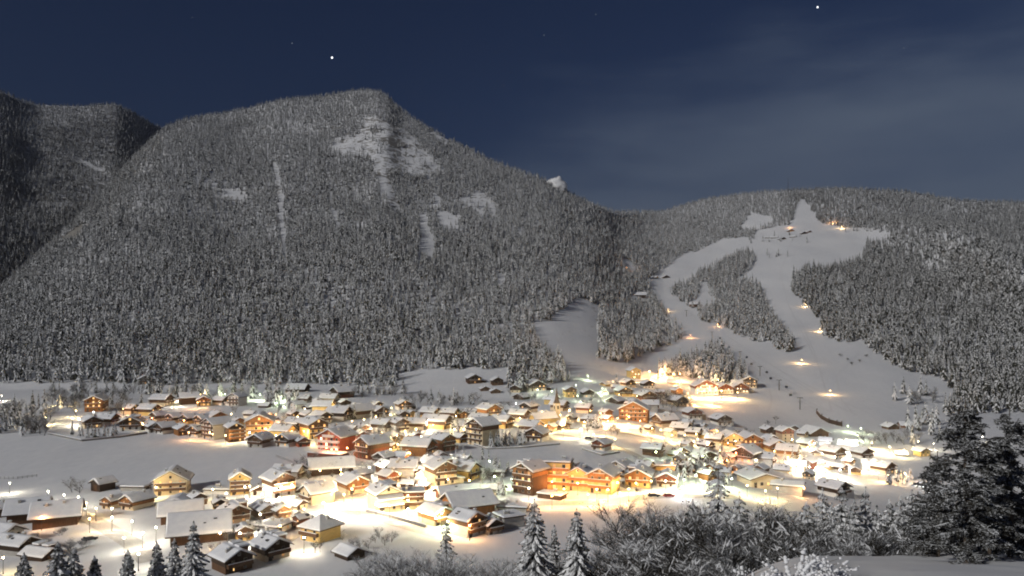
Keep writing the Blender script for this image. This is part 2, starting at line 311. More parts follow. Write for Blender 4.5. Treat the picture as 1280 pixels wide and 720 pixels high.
# ------------------------------------------------------------------ trees
def conifer_low(name, h, r, tiers, n, seed, snowy=0.57):
    """spruce: tapered trunk and ragged drooping whorls, some of their boughs loaded with snow; unit in metres, base at z = 0"""
    q = random.Random(seed); b = MB(); b.tube([(0, 0, -1.5), (0, 0, h * 0.5), (0, 0, h * 0.96)], [h * 0.016, h * 0.01, 0.03], 5, 2)
    for k in range(tiers):
        t = k / (tiers - 1); zt = h * (0.10 + 0.90 * (1 - (1 - t) ** 1.12)) ; rr = r * (1 - t) ** 0.85 * q.uniform(0.85, 1.12) + 0.10
        if k == 0: rr *= 0.85
        top = min(zt + h * 0.13 * (1.15 - t), h); a0 = q.uniform(0, 6.28)
        ring = []; mid = []
        for i in range(2 * n):
            a = a0 + math.pi * i / n + q.uniform(-.12, .12); e = rr * (q.uniform(0.82, 1.2) if i % 2 == 0 else q.uniform(0.42, 0.62))
            dz = -0.34 * e - (0.25 if i % 2 == 0 else -0.12) * rr * q.uniform(.5, 1.3)
            ring.append((e * math.cos(a), e * math.sin(a), zt + dz)); mid.append((0.45 * e * math.cos(a), 0.45 * e * math.sin(a), zt + (top - zt) * 0.42))
        base = len(b.v); b.v += [(0, 0, top)] + mid + ring; m = 2 * n
        for i in range(m):
            j = (i + 1) % m; sp = i // 2
            # each bough keeps its own snow: drawn once per spoke pair
            s = 1 if q.random() < snowy * (0.9 + 0.5 * t) else 0
            b.f.append((base, base + 1 + i, base + 1 + j)); b.m.append(s if q.random() < .8 else 1 - s)
            b.f.append((base + 1 + i, base + 1 + m + i, base + 1 + m + j, base + 1 + j)); b.m.append(1 if q.random() < snowy else 0)
    return b.mesh(name, ['needles', 'needle_snow', 'bark'])
LOW = [conifer_low('spruce', 18, 3.3, 9, 6, 1), conifer_low('spruce', 20, 3.0, 10, 6, 2, 0.50), conifer_low('spruce', 15, 3.1, 8, 6, 3, 0.63), conifer_low('spruce', 19, 2.6, 10, 5, 4, 0.55)]
LOW += [conifer_low('spruce', 18, 3.0, 9, 6, 5, 0.36), conifer_low('spruce', 20, 2.8, 10, 6, 6, 0.30)]
LOWH = [18, 20, 15, 19, 18, 20]

def conifer_fine(h, r, seed, whorls=26, per=8, snow=0.8):
    """near spruce built bough by bough: trunk, and crown of drooping boughs with hanging twigs"""
    q = random.Random(seed); tr = MB(); cr = MB()
    tr.tube([(0, 0, -2), (0.05, 0, h * 0.3), (0, 0.05, h * 0.7), (0, 0, h)], [h * 0.018, h * 0.013, h * 0.006, 0.03], 8)
    for k in range(whorls):
        t = (k + q.uniform(-.2, .2)) / whorls; z = h * (0.07 + 0.92 * t); L0 = r * (1 - t) ** 0.8 * q.uniform(0.8, 1.12) + 0.22
        for i in range(per):
            a = 2 * math.pi * (i + 0.5 * (k % 2)) / per + q.uniform(-.25, .25); ln = L0 * q.uniform(0.65, 1.15)
            if q.random() < 0.06: continue
            ca, sa = math.cos(a), math.sin(a); ns = 4; droop = q.uniform(0.30, 0.60); wd = (0.16 + 0.11 * ln) * q.uniform(.8, 1.2)
            pr = []
            for s in range(ns + 1):
                e = s / ns; d = ln * e; zz = z - droop * d * (0.45 + 0.55 * e) + 0.10 * ln * max(0, e - 0.75) * 2
                w = wd * (0.25 + 1.1 * e if e < 0.6 else (1 - e) * 2.1 + 0.06); th = 0.10 + 0.05 * ln * (1 - e)
                pr.append([(d * ca - s2 * w * sa, d * sa + s2 * w * ca, zz + dz) for s2, dz in ((-1, -0.30 * w - .05), (0, th), (1, -0.30 * w - .05), (0, -th * 1.1 - .10))])
            for s in range(ns):
                for c in range(4):
                    c2 = (c + 1) % 4; cr.quad((pr[s][c], pr[s][c2], pr[s + 1][c2], pr[s + 1][c]))
                # hanging side twigs
                for sg in (-1, 1):
                    if q.random() < 0.75:
                        o = Vector(pr[s + 1][1]); g = Vector((ca, sa, 0)) * q.uniform(.2, .5) + Vector((-sa, ca, 0)) * sg * q.uniform(.5, .9); l2 = (0.25 + 0.20 * ln) * (1.15 - s / ns) * q.uniform(.7, 1.3)
                        p1 = o + g * l2 * 0.55 + Vector((0, 0, 0.02)); p2 = o + g * l2 + Vector((0, 0, -0.5 * l2)); sd = Vector((ca, sa, 0)) * 0.16 * l2
                        cr.quad((o, p1 - sd, p2, p1 + sd))
                        if q.random() < 0.6: cr.quad((p1 - sd, p1 + sd, p1 + Vector((0, 0, -.45 * l2 - .15))))
    for z, ln in ((.955, .42), (.972, .30), (.988, .18)):
        for i in range(5):
            a = 1.257 * i + z * 50; d = Vector((math.cos(a), math.sin(a), 0)); o = Vector((0, 0, h * z + .1)); sd = Vector((-d.y, d.x, 0)) * .09; cr.quad((o + Vector((0, 0, .22)), o + d * ln * .6 + sd, o + d * ln - Vector((0, 0, ln * .6)), o + d * ln * .6 - sd))
    return tr, cr
def fine_tree(loc, h, r, seed, label, group=None, whorls=26, per=8, cat='tree', name='spruce'):
    t = empty(name, loc, random.uniform(0, 6)); tr, cr = conifer_fine(h, r, seed, whorls, per)
    tr.build('trunk', 'bark', t); cr.build('crown', 'fir_spray', t); tag(t, label, cat, group); return t

def broadleaf(h, seed, spread=0.45, levels=4, split=4, rad=None, shrub=False, snowpad=0.0):
    """bare frosted tree: trunk, limbs and a crown of fine rimed twigs"""
    q = random.Random(seed); tr = MB(); cr = MB()
    def grow(p, d, ln, rd, lv):
        n = 3; pts = [p]; dd = d.copy()
        for i in range(n):
            dd = (dd + Vector((q.uniform(-1, 1), q.uniform(-1, 1), q.uniform(-.4, .7))) * 0.16).normalized(); pts.append(pts[-1] + dd * ln / n)
        m = tr if lv <= 1 else cr
        m.tube(pts, [rd, rd * .85, rd * .7, rd * .5], 5 if lv <= 1 else 3, cap=False)
        if snowpad and lv >= 2 and q.random() < snowpad:       # snow lying along the bough
            w = max(rd * 1.5, h * .0045) * q.uniform(.8, 1.5); up = Vector((0, 0, w * .7)); cr.tube([p_ + up for p_ in pts], [w * .6, w, w * .8, w * .4], 4, 1)
        if lv >= levels:
            # rime: small flat tufts along the last twig
            for pp in pts[1:]:
                for _ in range(2):
                    o = pp + Vector((q.uniform(-1, 1), q.uniform(-1, 1), q.uniform(-1, 1))) * ln * .28; s = ln * q.uniform(.05, .11)
                    v = [Vector((q.uniform(-1, 1), q.uniform(-1, 1), q.uniform(-.6, .6))) * s for _ in range(4)]; cr.quad([o + w for w in v[:3]])
            return
        k = split + (1 if q.random() < .4 else 0)
        for i in range(k):
            e = q.uniform(0.35, 1.0); j = min(int(e * n), n - 1); o = pts[j].lerp(pts[j + 1], e * n - j)
            a = q.uniform(0, 6.28); sp = spread * q.uniform(.7, 1.5); side = Vector((math.cos(a), math.sin(a), 0.15))
            grow(o, (dd * (1 - sp * .5) + side * sp * 1.35).normalized(), ln * q.uniform(.52, .78), rd * .55, lv + 1)
    if shrub:
        for i in range(5): a = q.uniform(0, 6.28); grow(Vector((q.uniform(-.5, .5), q.uniform(-.5, .5), -.3)), Vector((math.cos(a) * .5, math.sin(a) * .5, 1)).normalized(), h * .45, h * .012, 1)
    else:
        grow(Vector((0, 0, -1)), Vector((0, 0, 1)), h * .45, rad or h * .02, 0)
    return tr, cr
def leafless(name, mat_name, *a, **k):
    """both meshes of one bare tree kind, to be shared by its copies"""
    tr, cr = broadleaf(*a, **k); return (tr.mesh('trunk', mat_name) if tr.f else None), cr.mesh('crown', [mat_name, 'snow'])
BARE = [leafless('t', 'frost_twig', 10, s, .5, 4, 4) for s in (21, 22, 23)]
BARED = [leafless('t', 'dark_twig', 10, s, .5, 4, 4) for s in (31, 32)]
NEARB = [leafless('t', 'frost_twig', 10, s, .5, 5, 4, snowpad=.10) for s in (51, 52)]
NEARD = [leafless('t', 'dark_twig', 10, s, .5, 5, 4, snowpad=.06) for s in (61, 62)]
SHRUB = [leafless('t', 'frost_twig', 5, s, .55, 5, 4, shrub=True) for s in (41, 42)]
def bare_tree(kind, i, loc, h, label, group, name='bare_tree', cat='tree'):
    tm, cm = kind[i % len(kind)]; h0 = 5 if kind is SHRUB else 10
    t = empty(name, loc, random.uniform(0, 6), h / h0); t.scale = (h / h0 * random.uniform(.85, 1.15),) * 2 + (h / h0,)
    if tm: link('trunk' if kind is not SHRUB else 'stem', tm, t)
    link('crown', cm, t); tag(t, label, cat, group); return t

# ------------------------------------------------------------------ the forests (nobody could count them): instanced spruces, pistes and clearings left open
SNOW_AREAS = [
    [(998, 252), (1004, 250), (1011, 257), (1012, 264), (1020, 267), (1019, 274), (1024, 278), (1052, 285), (1077, 285), (1116, 292), (1114, 298), (1083, 304), (1077, 325), (1052, 333), (1027, 337), (1006, 335), (1000, 344), (993, 346), (989, 354), (989, 367), (1006, 381), (1027, 406), (1029, 421), (1047, 427), (1077, 427), (1093, 440), (1110, 454), (1135, 467), (1175, 472), (1194, 496), (1180, 520), (1180, 620), (600, 620), (600, 500), (716, 476), (748, 450), (785, 456), (796, 450), (818, 438), (852, 425), (858, 416), (837, 406), (826, 384), (815, 368), (810, 350), (833, 334), (856, 316), (872, 314), (902, 299), (935, 297), (939, 304), (945, 290), (972, 283), (985, 281), (992, 272), (995, 262)],
    [(664, 405), (690, 400), (703, 388), (727, 371), (743, 381), (750, 389), (747, 420), (748, 450), (790, 456), (760, 480), (715, 480), (705, 462), (690, 447), (672, 430)],
    [(498, 468), (520, 461), (560, 462), (630, 461), (633, 480), (640, 520), (495, 510)],
    [(926, 283), (939, 266), (964, 271), (967, 280), (944, 289), (928, 288)], [(778, 322), (790, 329), (797, 342), (790, 346), (779, 336)],
    [(340, 203), (344, 203), (352, 232), (357, 296), (359, 330), (354, 330), (351, 296), (346, 236)], [(464, 206), (480, 216), (491, 236), (504, 266), (495, 268), (478, 242)],
    [(523, 270), (533, 268), (537, 292), (544, 305), (541, 326), (524, 322), (526, 296)], [(542, 243), (552, 250), (550, 262), (543, 258)], [(619, 339), (630, 345), (634, 361), (623, 360)],
    [(98, 198), (127, 213), (126, 218), (100, 206)], [(72, 300), (104, 280), (112, 284), (84, 306)], [(412, 258), (418, 262), (428, 290), (424, 292)], [(785, 369), (812, 369), (815, 377), (790, 377)]]
FOREST_ISLANDS = [
    [(840, 360), (864, 352), (874, 343), (899, 328), (922, 315), (938, 315), (946, 323), (938, 336), (927, 345), (921, 349), (944, 353), (956, 371), (964, 395), (996, 435), (990, 442), (968, 436), (964, 427), (935, 427), (918, 417), (904, 409), (872, 400), (872, 388), (858, 382), (840, 369)],
    [(822, 463), (842, 455), (866, 449), (893, 436), (908, 440), (916, 450), (933, 462), (934, 474), (938, 477), (898, 482), (860, 472), (824, 469)]]
HOLES = [[(878, 354), (885, 352), (886, 366), (899, 383), (872, 386), (862, 379), (872, 371)]]
def forest_points():
    sp = 7.5; xs = np.arange(-2700, 3200, sp); ys = np.arange(560, 3060, sp)
    X, Y = np.meshgrid(xs, ys); X = X + rng.uniform(-.48, .48, X.shape) * sp; Y = Y + rng.uniform(-.48, .48, X.shape) * sp
    X, Y = X.ravel(), Y.ravel(); u = U0 + F * X / Y; k = (u > -260) & (u < 1560); X, Y, u = X[k], Y[k], u[k]
    Z = terrain(X, Y); v = V0 - F * (Z - CZ) / Y
    B = np.interp(u, *BASE); D = np.interp(u, *RIDG)
    wob = 14 * fbm(X / 40, Y / 40, 3)
    open_ = Y < B + 22 + wob
    uj, vj = u + 5 * fbm(X / 25, Y / 25, 3), v + 4 * fbm(X / 25 + 50, Y / 25, 3)
    for P in SNOW_AREAS: open_ |= inpoly(uj, vj, P)
    for P in FOREST_ISLANDS: open_ &= ~inpoly(uj, vj, P)
    for P in HOLES: open_ |= inpoly(uj, vj, P)
    r = rng.random(len(u))
    for P in CLIFFS: open_ |= inpoly(uj, vj, P) & (r > 0.17)
    open_ |= r < 0.05 + 0.30 * sm(0.10, 0.24, fbm(X / 110 + 7, Y / 110, 4))           # glades
    leftm = (u < 480) & (Y > np.maximum(D + 40, 1430 + 1.5 * np.clip(u, -120, 400)))
    sp_ = (u - (1055 + (Y - 2400) * -0.22)); open_ |= (np.abs(sp_) < 26) & (Y > 1000) & (u > 1040) & (r < .14)
    open_ |= (Y > D + 60) & ~leftm
    # drop what the spurs hide for good
    k = ~open_; return X[k], Y[k], Z[k], u[k], v[k], leftm[k]
FX, FY, FZ, FU, FV, FL = forest_points()
# the largest-showing trees along the foot of the woods stand as objects of their own
score = 18 / FY * ((FU > 0) & (FU < 1160) & (FY < 1000))
order = np.argsort(-score); N_EDGE = 12
sel = order[:2600]; edge = list(rng.permutation(sel[:900])[:N_EDGE]); emask = np.zeros(len(FX), bool); emask[edge] = True
protos = []
for n, i in enumerate(edge):
    k = n % 6; o = link('spruce', LOW[k]); s = random.uniform(.75, 1.25); o.location = (FX[i], FY[i], FZ[i]); o.scale = (s * random.uniform(.9, 1.1),) * 2 + (s,); o.rotation_euler = (0, 0, random.uniform(0, 6.28))
    wh = 'above the left meadow' if FU[i] < 300 else 'above the middle of the village' if FU[i] < 640 else 'below the ski runs'
    tag(o, f'snow-dusted spruce at the foot of the mountain wood {wh}', 'tree', f'spruces at the foot of the wood {wh}')
    if len(protos) < 6: protos.append(o)
def scatter(name, label, mask, pick):
    me = bpy.data.meshes.new(name); n = int(mask.sum()); me.vertices.add(n)
    me.vertices.foreach_set('co', np.stack([FX[mask], FY[mask], FZ[mask]], -1).ravel())
    g = rng.random(n); patch = fbm(FX[mask] / 160, FY[mask] / 160, 3)
    sc = (0.58 + 0.66 * g ** 1.4 + 0.45 * patch) * (1 - 0.28 * sm(1300, 2700, FY[mask]))
    for an, ty, val in (('scl', 'FLOAT', sc), ('rot', 'FLOAT', rng.random(n) * 6.283), ('wid', 'FLOAT', sc * rng.uniform(.98, 1.38, n))):
        a = me.attributes.new(an, ty, 'POINT'); a.data.foreach_set('value', val.astype(np.float32))
    a = me.attributes.new('var', 'INT', 'POINT'); a.data.foreach_set('value', np.where((FU[mask] > 985) & (rng.random(n) < .75), rng.integers(4, 6, n), np.array(pick)[rng.integers(0, len(pick), n)]).astype(np.int32))
    o = link(name, me); tag(o, label, 'forest', None, 'stuff')
    ng = bpy.data.node_groups.new(name, 'GeometryNodeTree'); ng.interface.new_socket('Geometry', in_out='INPUT', socket_type='NodeSocketGeometry'); ng.interface.new_socket('Geometry', in_out='OUTPUT', socket_type='NodeSocketGeometry')
    N = ng.nodes.new; K = ng.links.new; gi, go = N('NodeGroupInput'), N('NodeGroupOutput'); ip = N('GeometryNodeInstanceOnPoints'); g2 = N('GeometryNodeGeometryToInstance')
    for p in reversed(protos):
        oi = N('GeometryNodeObjectInfo'); oi.inputs['Object'].default_value = p; oi.transform_space = 'ORIGINAL'; K(oi.outputs['Geometry'], g2.inputs[0])
    def at(nm, ty):
        a = N('GeometryNodeInputNamedAttribute'); a.data_type = ty; a.inputs['Name'].default_value = nm; return a.outputs['Attribute']
    cx = N('ShaderNodeCombineXYZ'); w = at('wid', 'FLOAT'); K(w, cx.inputs[0]); K(w, cx.inputs[1]); K(at('scl', 'FLOAT'), cx.inputs[2])
    cr = N('ShaderNodeCombineXYZ'); K(at('rot', 'FLOAT'), cr.inputs[2])
    K(gi.outputs[0], ip.inputs['Points']); K(g2.outputs[0], ip.inputs['Instance']); ip.inputs['Pick Instance'].default_value = True; K(at('var', 'INT'), ip.inputs['Instance Index'])
    K(cr.outputs[0], ip.inputs['Rotation']); K(cx.outputs[0], ip.inputs['Scale']); K(ip.outputs[0], go.inputs[0])
    md = o.modifiers.new('scatter', 'NODES'); md.node_group = ng
rest = ~emask
scatter('mountain_forest', 'dense snow-dusted spruce forest covering the big pointed mountain', rest & ~FL & (FU < 800), [0, 1, 2, 3, 3, 4])
scatter('ski_hill_forest', 'snow-dusted spruce woods between and beside the white ski runs', rest & ~FL & (FU >= 800), [0, 1, 2, 3, 4])
scatter('far_forest', 'shaded spruce forest on the far mountain behind the left spur', rest & FL, [0, 1, 3, 4, 5])
print('forest trees', len(FX))
# ------------------------------------------------------------------ houses
def window_mesh(nm, glass, w=1.15, h=1.35):
    b = MB(); e = .12                                     # outward is -y
    for x0, x1, z0, z1 in ((-w / 2 - e, -w / 2, -e, h + e), (w / 2, w / 2 + e, -e, h + e), (-w / 2, w / 2, -e, 0), (-w / 2, w / 2, h, h + e), (-.03, .03, 0, h)): b.box(x0, x1, -.10, .06, z0, z1, 0)
    b.quad(((-w / 2, -.03, 0), (w / 2, -.03, 0), (w / 2, -.03, h), (-w / 2, -.03, h)), 1)
    return b.mesh(nm, ['window_frame', glass])
WIN = {k: window_mesh('window', g) for k, g in dict(d='glass_dark', m='glass_dim', l='glass_lit', w='glass_white').items()}
WALL = dict(w='plaster_white', c='plaster_cream', y='plaster_yellow', g='plaster_grey', t='plaster_tan', r='plaster_red', b='wood_brown', k='wood_dark', o='wood_orange', R='wood_red')
LOOK = dict(w='white', c='cream', y='yellow', g='grey', t='tan', r='red', b='brown timber', k='dark timber', o='honey timber', R='russet timber')
def gable_roof(root, Wd, Ln, H, rise, ov, ovg, q, snow_t):
    """boarded roof slab and the thick snow lying on it"""
    hw = Wd / 2 + ov; sl = rise / (Wd / 2); ze = H - ov * sl; zr = H + rise; y0, y1 = -Ln / 2 - ovg, Ln / 2 + ovg; th = .24
    b = MB(); b.prism([(-hw, ze), (0, zr), (hw, ze), (hw, ze + th), (0, zr + th), (-hw, ze + th)], y0, y1)
    ro = b.build('roof', 'roof_board', root)
    s = MB(); g = th + .01; i = .10; T = snow_t
    lo = [(-hw + i, ze + g), (0, zr + g), (hw - i, ze + g)]
    full = lo + [(hw - i - .05, ze + g + T * .55), (hw - .55, ze + g + T * 1.0 + .45 * sl), (Wd * .25, H + rise * .5 + g + T * 1.06), (.55, zr + g + T * .97 - .30 * sl), (-.55, zr + g + T * .97 - .30 * sl), (-Wd * .25, H + rise * .5 + g + T * 1.02), (-hw + .55, ze + g + T * 1.0 + .45 * sl), (-hw + i + .05, ze + g + T * .55)]
    thin = lo + [(x, z - T * .42 if k not in (0, 7) else z - T * .2) for k, (x, z) in enumerate(full[3:])]
    ys = [y0 + .08, y0 + .40, (y0 + y1) / 2 + q.uniform(-1, 1), y1 - .40, y1 - .08]; prs = [thin, full, full, full, thin]
    n0 = len(s.v); k = len(lo) + 8
    for y, p in zip(ys, prs): s.v += [(x, y, z + (q.uniform(-.05, .07) if j > 2 else 0)) for j, (x, z) in enumerate(p)]
    for a in range(4):
        for j in range(k): s.f.append((n0 + a * k + (j + 1) % k, n0 + a * k + j, n0 + (a + 1) * k + j, n0 + (a + 1) * k + (j + 1) % k)); s.m.append(0)
    s.f.append(tuple(n0 + j for j in range(k))); s.m.append(0); s.f.append(tuple(n0 + 4 * k + j for j in reversed(range(k)))); s.m.append(0)
    s.build('roof_snow', 'snow', ro); return ro
def hip_roof(root, Wd, Ln, H, rise, ov):
    hw, hl = Wd / 2 + ov, Ln / 2 + ov; r = max(0, hl - hw); ze = H - ov * rise / (Wd / 2)
    def shape(z, ins, t, top):
        b = MB(); e = [(-hw + ins, -hl + ins), (hw - ins, -hl + ins), (hw - ins, hl - ins), (-hw + ins, hl - ins)]
        b.v = [(x, y, ze + z) for x, y in e] + [(x, y, ze + z + t) for x, y in e] + [(0, -r - .01, H + rise + top), (0, r + .01, H + rise + top)]
        b.f = [(3, 2, 1, 0), (0, 1, 5, 4), (1, 2, 6, 5), (2, 3, 7, 6), (3, 0, 4, 7), (4, 5, 8), (5, 6, 9, 8), (6, 7, 9), (7, 4, 8, 9)]; b.m = [0] * 9; return b
    ro = shape(0, 0, .22, .22).build('roof', 'roof_board', root); shape(.225, .08, .30, .62).build('roof_snow', 'snow', ro); return ro
def flat_roof(root, Wd, Ln, H, ov):
    b = MB(); b.box(-Wd / 2 - ov, Wd / 2 + ov, -Ln / 2 - ov, Ln / 2 + ov, H, H + .35); ro = b.build('roof', 'roof_board', root)
    s = MB(); i = .12; x, y = Wd / 2 + ov - i, Ln / 2 + ov - i; z0, z1 = H + .353, H + .353 + .45
    s.v = [(-x, -y, z0), (x, -y, z0), (x, y, z0), (-x, y, z0), (-x + .25, -y + .25, z1), (x - .25, -y + .25, z1), (x - .25, y - .25, z1), (-x + .25, y - .25, z1)]
    s.f = [(3, 2, 1, 0), (0, 1, 5, 4), (1, 2, 6, 5), (2, 3, 7, 6), (3, 0, 4, 7), (4, 5, 6, 7)]; s.m = [0] * 6; s.build('roof_snow', 'snow', ro); return ro

HOUSES = []; ZN = {}
def house(zone, u, v, w, yaw, wall='w', up=None, nf=2, lit=.5, roof='gable', Lr=1.05, bal=None, kind='chalet', pitch=.50, extra=None, glow='l', dist=None, hs=1.0):
    """a house standing where photo pixel (u, v) meets the ground, w pixels wide overall"""
    x, y, z = ground_at(u, v, 150 if v > 705 else 186)
    rel = math.radians(yaw); mpp = y / F
    q = random.Random(int(u * 13 + v * 7)); fac = abs(math.cos(rel)) + Lr * abs(math.sin(rel))
    Wd = w * mpp / fac * (1.15 if w < 40 else 1.04); Wd = max(3.2, Wd); Ln = Wd * Lr
    # apparent base row is the near wall: push the centre back by the half depth
    dep = (abs(math.cos(rel)) * Ln + abs(math.sin(rel)) * Wd) / 2 * 0.9; y2 = y + dep; x2 = (u - U0) / F * y2; z2 = gz(x2, y2)
    fh = 2.6 * hs * min(1.0, max(.55, Wd / 10.5))
    H = nf * fh; rise = Wd / 2 * pitch
    root = empty(kind.replace(' ', '_'), (x2, y2, min(z, z2)), rel + math.atan2(-x2, y2) * 0)
    small = w < 17
    zs = fh * (1 if nf <= 2 else nf - 1) if up else None
    b = MB()
    if roof == 'gable':
        if up:
            b.box(-Wd / 2, Wd / 2, -Ln / 2, Ln / 2, -3, zs, 0); b.build('wall', WALL[wall], root)
            s = MB(); o = .10; s.prism([(-Wd / 2 - o, zs + .003), (Wd / 2 + o, zs + .003), (Wd / 2 + o, H - .02), (0, H + rise - .02), (-Wd / 2 - o, H - .02)], -Ln / 2 - o, Ln / 2 + o); s.build('upper_storey', WALL[up], root)
        else:
            b.prism([(-Wd / 2, -3), (Wd / 2, -3), (Wd / 2, H), (0, H + rise), (-Wd / 2, H)], -Ln / 2, Ln / 2); b.build('wall', WALL[wall], root)
        gable_roof(root, Wd, Ln, H, rise, min(1.2, Wd * .12), min(1.4, Wd * .14), q, q.uniform(.34, .62) if Wd > 6 else .3)
    elif roof == 'hip':
        b.box(-Wd / 2, Wd / 2, -Ln / 2, Ln / 2, -3, H, 0); b.build('wall', WALL[wall], root); hip_roof(root, Wd, Ln, H, Wd / 2 * .62, .9)
    else:
        b.box(-Wd / 2, Wd / 2, -Ln / 2, Ln / 2, -3, H, 0); b.build('wall', WALL[wall], root)
        if up: s = MB(); s.box(-Wd / 2 - .1, Wd / 2 + .1, -Ln / 2 - .1, Ln / 2 + .1, H - fh * .9, H - .02, 0); s.build('upper_storey', WALL[up], root)
        flat_roof(root, Wd, Ln, H, .5)
    # the two faces turned to the village square / camera get windows: the gable front (-y) and one long side
    front = math.cos(rel) > -0.1; side = 1 if math.sin(rel) < 0 else -1
    side = -side if not front else side
    barn = kind in ('barn', 'hay shed', 'shed')
    oo = .11 if up else .01
    def row(n, width, f, face):
        zc = f * fh + .33 * fh; off = oo if (up and zc > (zs or 0)) or (roof == 'flat' and up and f == nf - 1) else .01
        for i in range(n):
            c = (i + .5) / n * width - width / 2; k = 'd' if q.random() > lit * .55 else (glow if q.random() < .65 else 'm')
            o = link('window', WIN[k], root); sc = min(.95, width / n / 2.4, fh / 2.9)
            if face == 'front': o.location = (c, -Ln / 2 - off, zc)
            elif face == 'back': o.location = (c, Ln / 2 + off, zc); o.rotation_euler.z = math.pi
            else: o.location = (side * -1 * (Wd / 2 + off), c, zc); o.rotation_euler.z = math.pi / 2 if side < 0 else -math.pi / 2
            o.scale = (sc,) * 3
    if not barn and abs(math.cos(rel)) > .15 or kind == 'hotel':
        face = 'front' if math.cos(rel) > 0 else 'back'
        n = max(2, min(5 if kind != 'hotel' else 7, int(Wd / 3.0)))
        for f in range(nf): row(n, Wd * .92, f, face)
        if roof == 'gable' and not small and rise > 1.6: row(1, Wd * .2, nf, face)
    if not barn and abs(math.sin(rel)) > .2:
        n = max(2, min(6, int(Ln / 3.2)))
        for f in range(nf): row(n, Ln * .92, f, 'side')
    if barn:
        d = MB(); dw, dh = min(3.2, Wd * .4), min(3.0, H * .8); d.box(-dw / 2, dw / 2, -Ln / 2 - .10, -Ln / 2 + .02, -.3, dh); d.box(-.04, .04, -Ln / 2 - .14, -Ln / 2 - .09, -.3, dh)
        d.build('door', 'wood_brown' if wall == 'k' else 'wood_dark', root)
    elif not small:
        d = MB(); d.box(-Wd * .38, -Wd * .38 + 1.1, -Ln / 2 - .09, -Ln / 2 + .02, -.2, 2.0); d.build('door', 'wood_dark', root)
    # balconies with boarded railings along the gable front
    if bal is None: bal = 1 if (kind in ('chalet', 'hotel') and not small) else 0
    if bal:
        bm = 'wood_brown' if bal == 1 else 'plaster_white' if bal == 2 else 'wood_orange'; sg = -1 if math.cos(rel) > -0.1 else 1
        for f in range(1, nf + (1 if roof == 'gable' and rise > 2.2 and kind == 'hotel' else 0)):
            if roof == 'flat' and f >= nf: continue
            bw = Wd * (.94 if f < nf else .5); dp = 1.15; zb = f * fh - .05; ya = sg * (Ln / 2 + .12); yb = sg * (Ln / 2 + dp); lo, hi = min(ya, yb), max(ya, yb)
            s = MB(); s.box(-bw / 2, bw / 2, lo, hi, zb - .16, zb); rail = sg * (Ln / 2 + dp)
            s.box(-bw / 2, bw / 2, min(rail, rail - sg * .07), max(rail, rail - sg * .07), zb + .003, zb + .92)
            for e in (-bw / 2, bw / 2 - .07): s.box(e, e + .07, lo, hi - .075 if sg > 0 else hi, zb + .003, zb + .90)
            bo = s.build('balcony', bm, root)
            s2 = MB(); s2.box(-bw / 2, bw / 2, min(rail, rail - sg * .12) - .02, max(rail, rail - sg * .12) + .02, zb + .925, zb + 1.07); s2.build('rail_snow', 'snow', bo)
        if kind == 'hotel' and abs(math.sin(rel)) > .25:
            for f in range(1, nf):
                zb = f * fh - .05; x1 = -side * (Wd / 2 + .12); x3 = -side * (Wd / 2 + 1.1); s = MB(); s.box(min(x1, x3), max(x1, x3), -Ln * .45, Ln * .45, zb - .16, zb)
                s.box(min(x3, x3 + side * .08), max(x3, x3 + side * .08), -Ln * .45, Ln * .45, zb + .003, zb + .92); s.build('balcony', bm, root)
    # chimneys with snow caps
    if not barn and w >= 12:
        for c in range(1 if w < 24 else 2):
            cx = q.uniform(.12, .3) * Wd * q.choice((-1, 1)); cyy = q.uniform(-.3, .3) * Ln; zt = (H + rise * (1 - abs(cx) / (Wd / 2)) if roof == 'gable' else H + (1.2 if roof == 'hip' else .2)); s = MB()
            s.box(cx - .38, cx + .38, cyy - .38, cyy + .38, zt - .3, zt + 1.35, 0); s.box(cx - .46, cx + .46, cyy - .46, cyy + .46, zt + 1.353, zt + 1.47, 0); s.box(cx - .42, cx + .42, cyy - .42, cyy + .42, zt + 1.474, zt + 1.70, 1)
            s.build('chimney', ['plaster_grey', 'snow'], root)
    # dormers on the larger roofs
    if roof == 'gable' and (extra == 'dormer' or (w >= 34 and kind != 'barn' and q.random() < .5)):
        for cyy in (-.22, .22):
            xs = -side * Wd * .27; zt = H + rise * .46; s = MB(); s.box(xs - 1.2, xs + 1.2, cyy * Ln - 1.0, cyy * Ln + 1.0, zt - .4, zt + 1.5, 0); s.box(xs - 1.5, xs + 1.5, cyy * Ln - 1.25, cyy * Ln + 1.25, zt + 1.503, zt + 1.95, 1); s.build('dormer', ['wood_brown', 'snow'], root)
    if extra == 'tiers':                                   # lean-to roofs stepped down the front
        for f in range(1, nf):
            s = MB(); yy = -Ln / 2; zz = f * fh + .3; s.v = [(-Wd * .55, yy - 2.6, zz), (Wd * .55, yy - 2.6, zz), (Wd * .55, yy - .02, zz + 1.1), (-Wd * .55, yy - .02, zz + 1.1)]; s.v += [(a, b_, c + .45) for a, b_, c in s.v]
            s.f = [(3, 2, 1, 0), (4, 5, 6, 7), (0, 1, 5, 4), (1, 2, 6, 5), (2, 3, 7, 6), (3, 0, 4, 7)]; s.m = [0] * 6; s.build('lean_to_roof', 'snow', root)
    # skylights and roof vents poking through the snow, and a lean-to annex on some
    if roof == 'gable' and w >= 16 and q.random() < .7:
        for _ in range(q.choice((1, 2, 2, 3))):
            cx = q.uniform(.12, .38) * Wd * q.choice((-1, 1)); cyy = q.uniform(-.38, .38) * Ln; zt = H + rise * (1 - abs(cx) / (Wd / 2)) + .62; e = q.uniform(.3, .55); s = MB(); s.box(cx - e, cx + e, cyy - e, cyy + e, zt - .5, zt + .28); s.build('skylight', 'glass_dark', root)
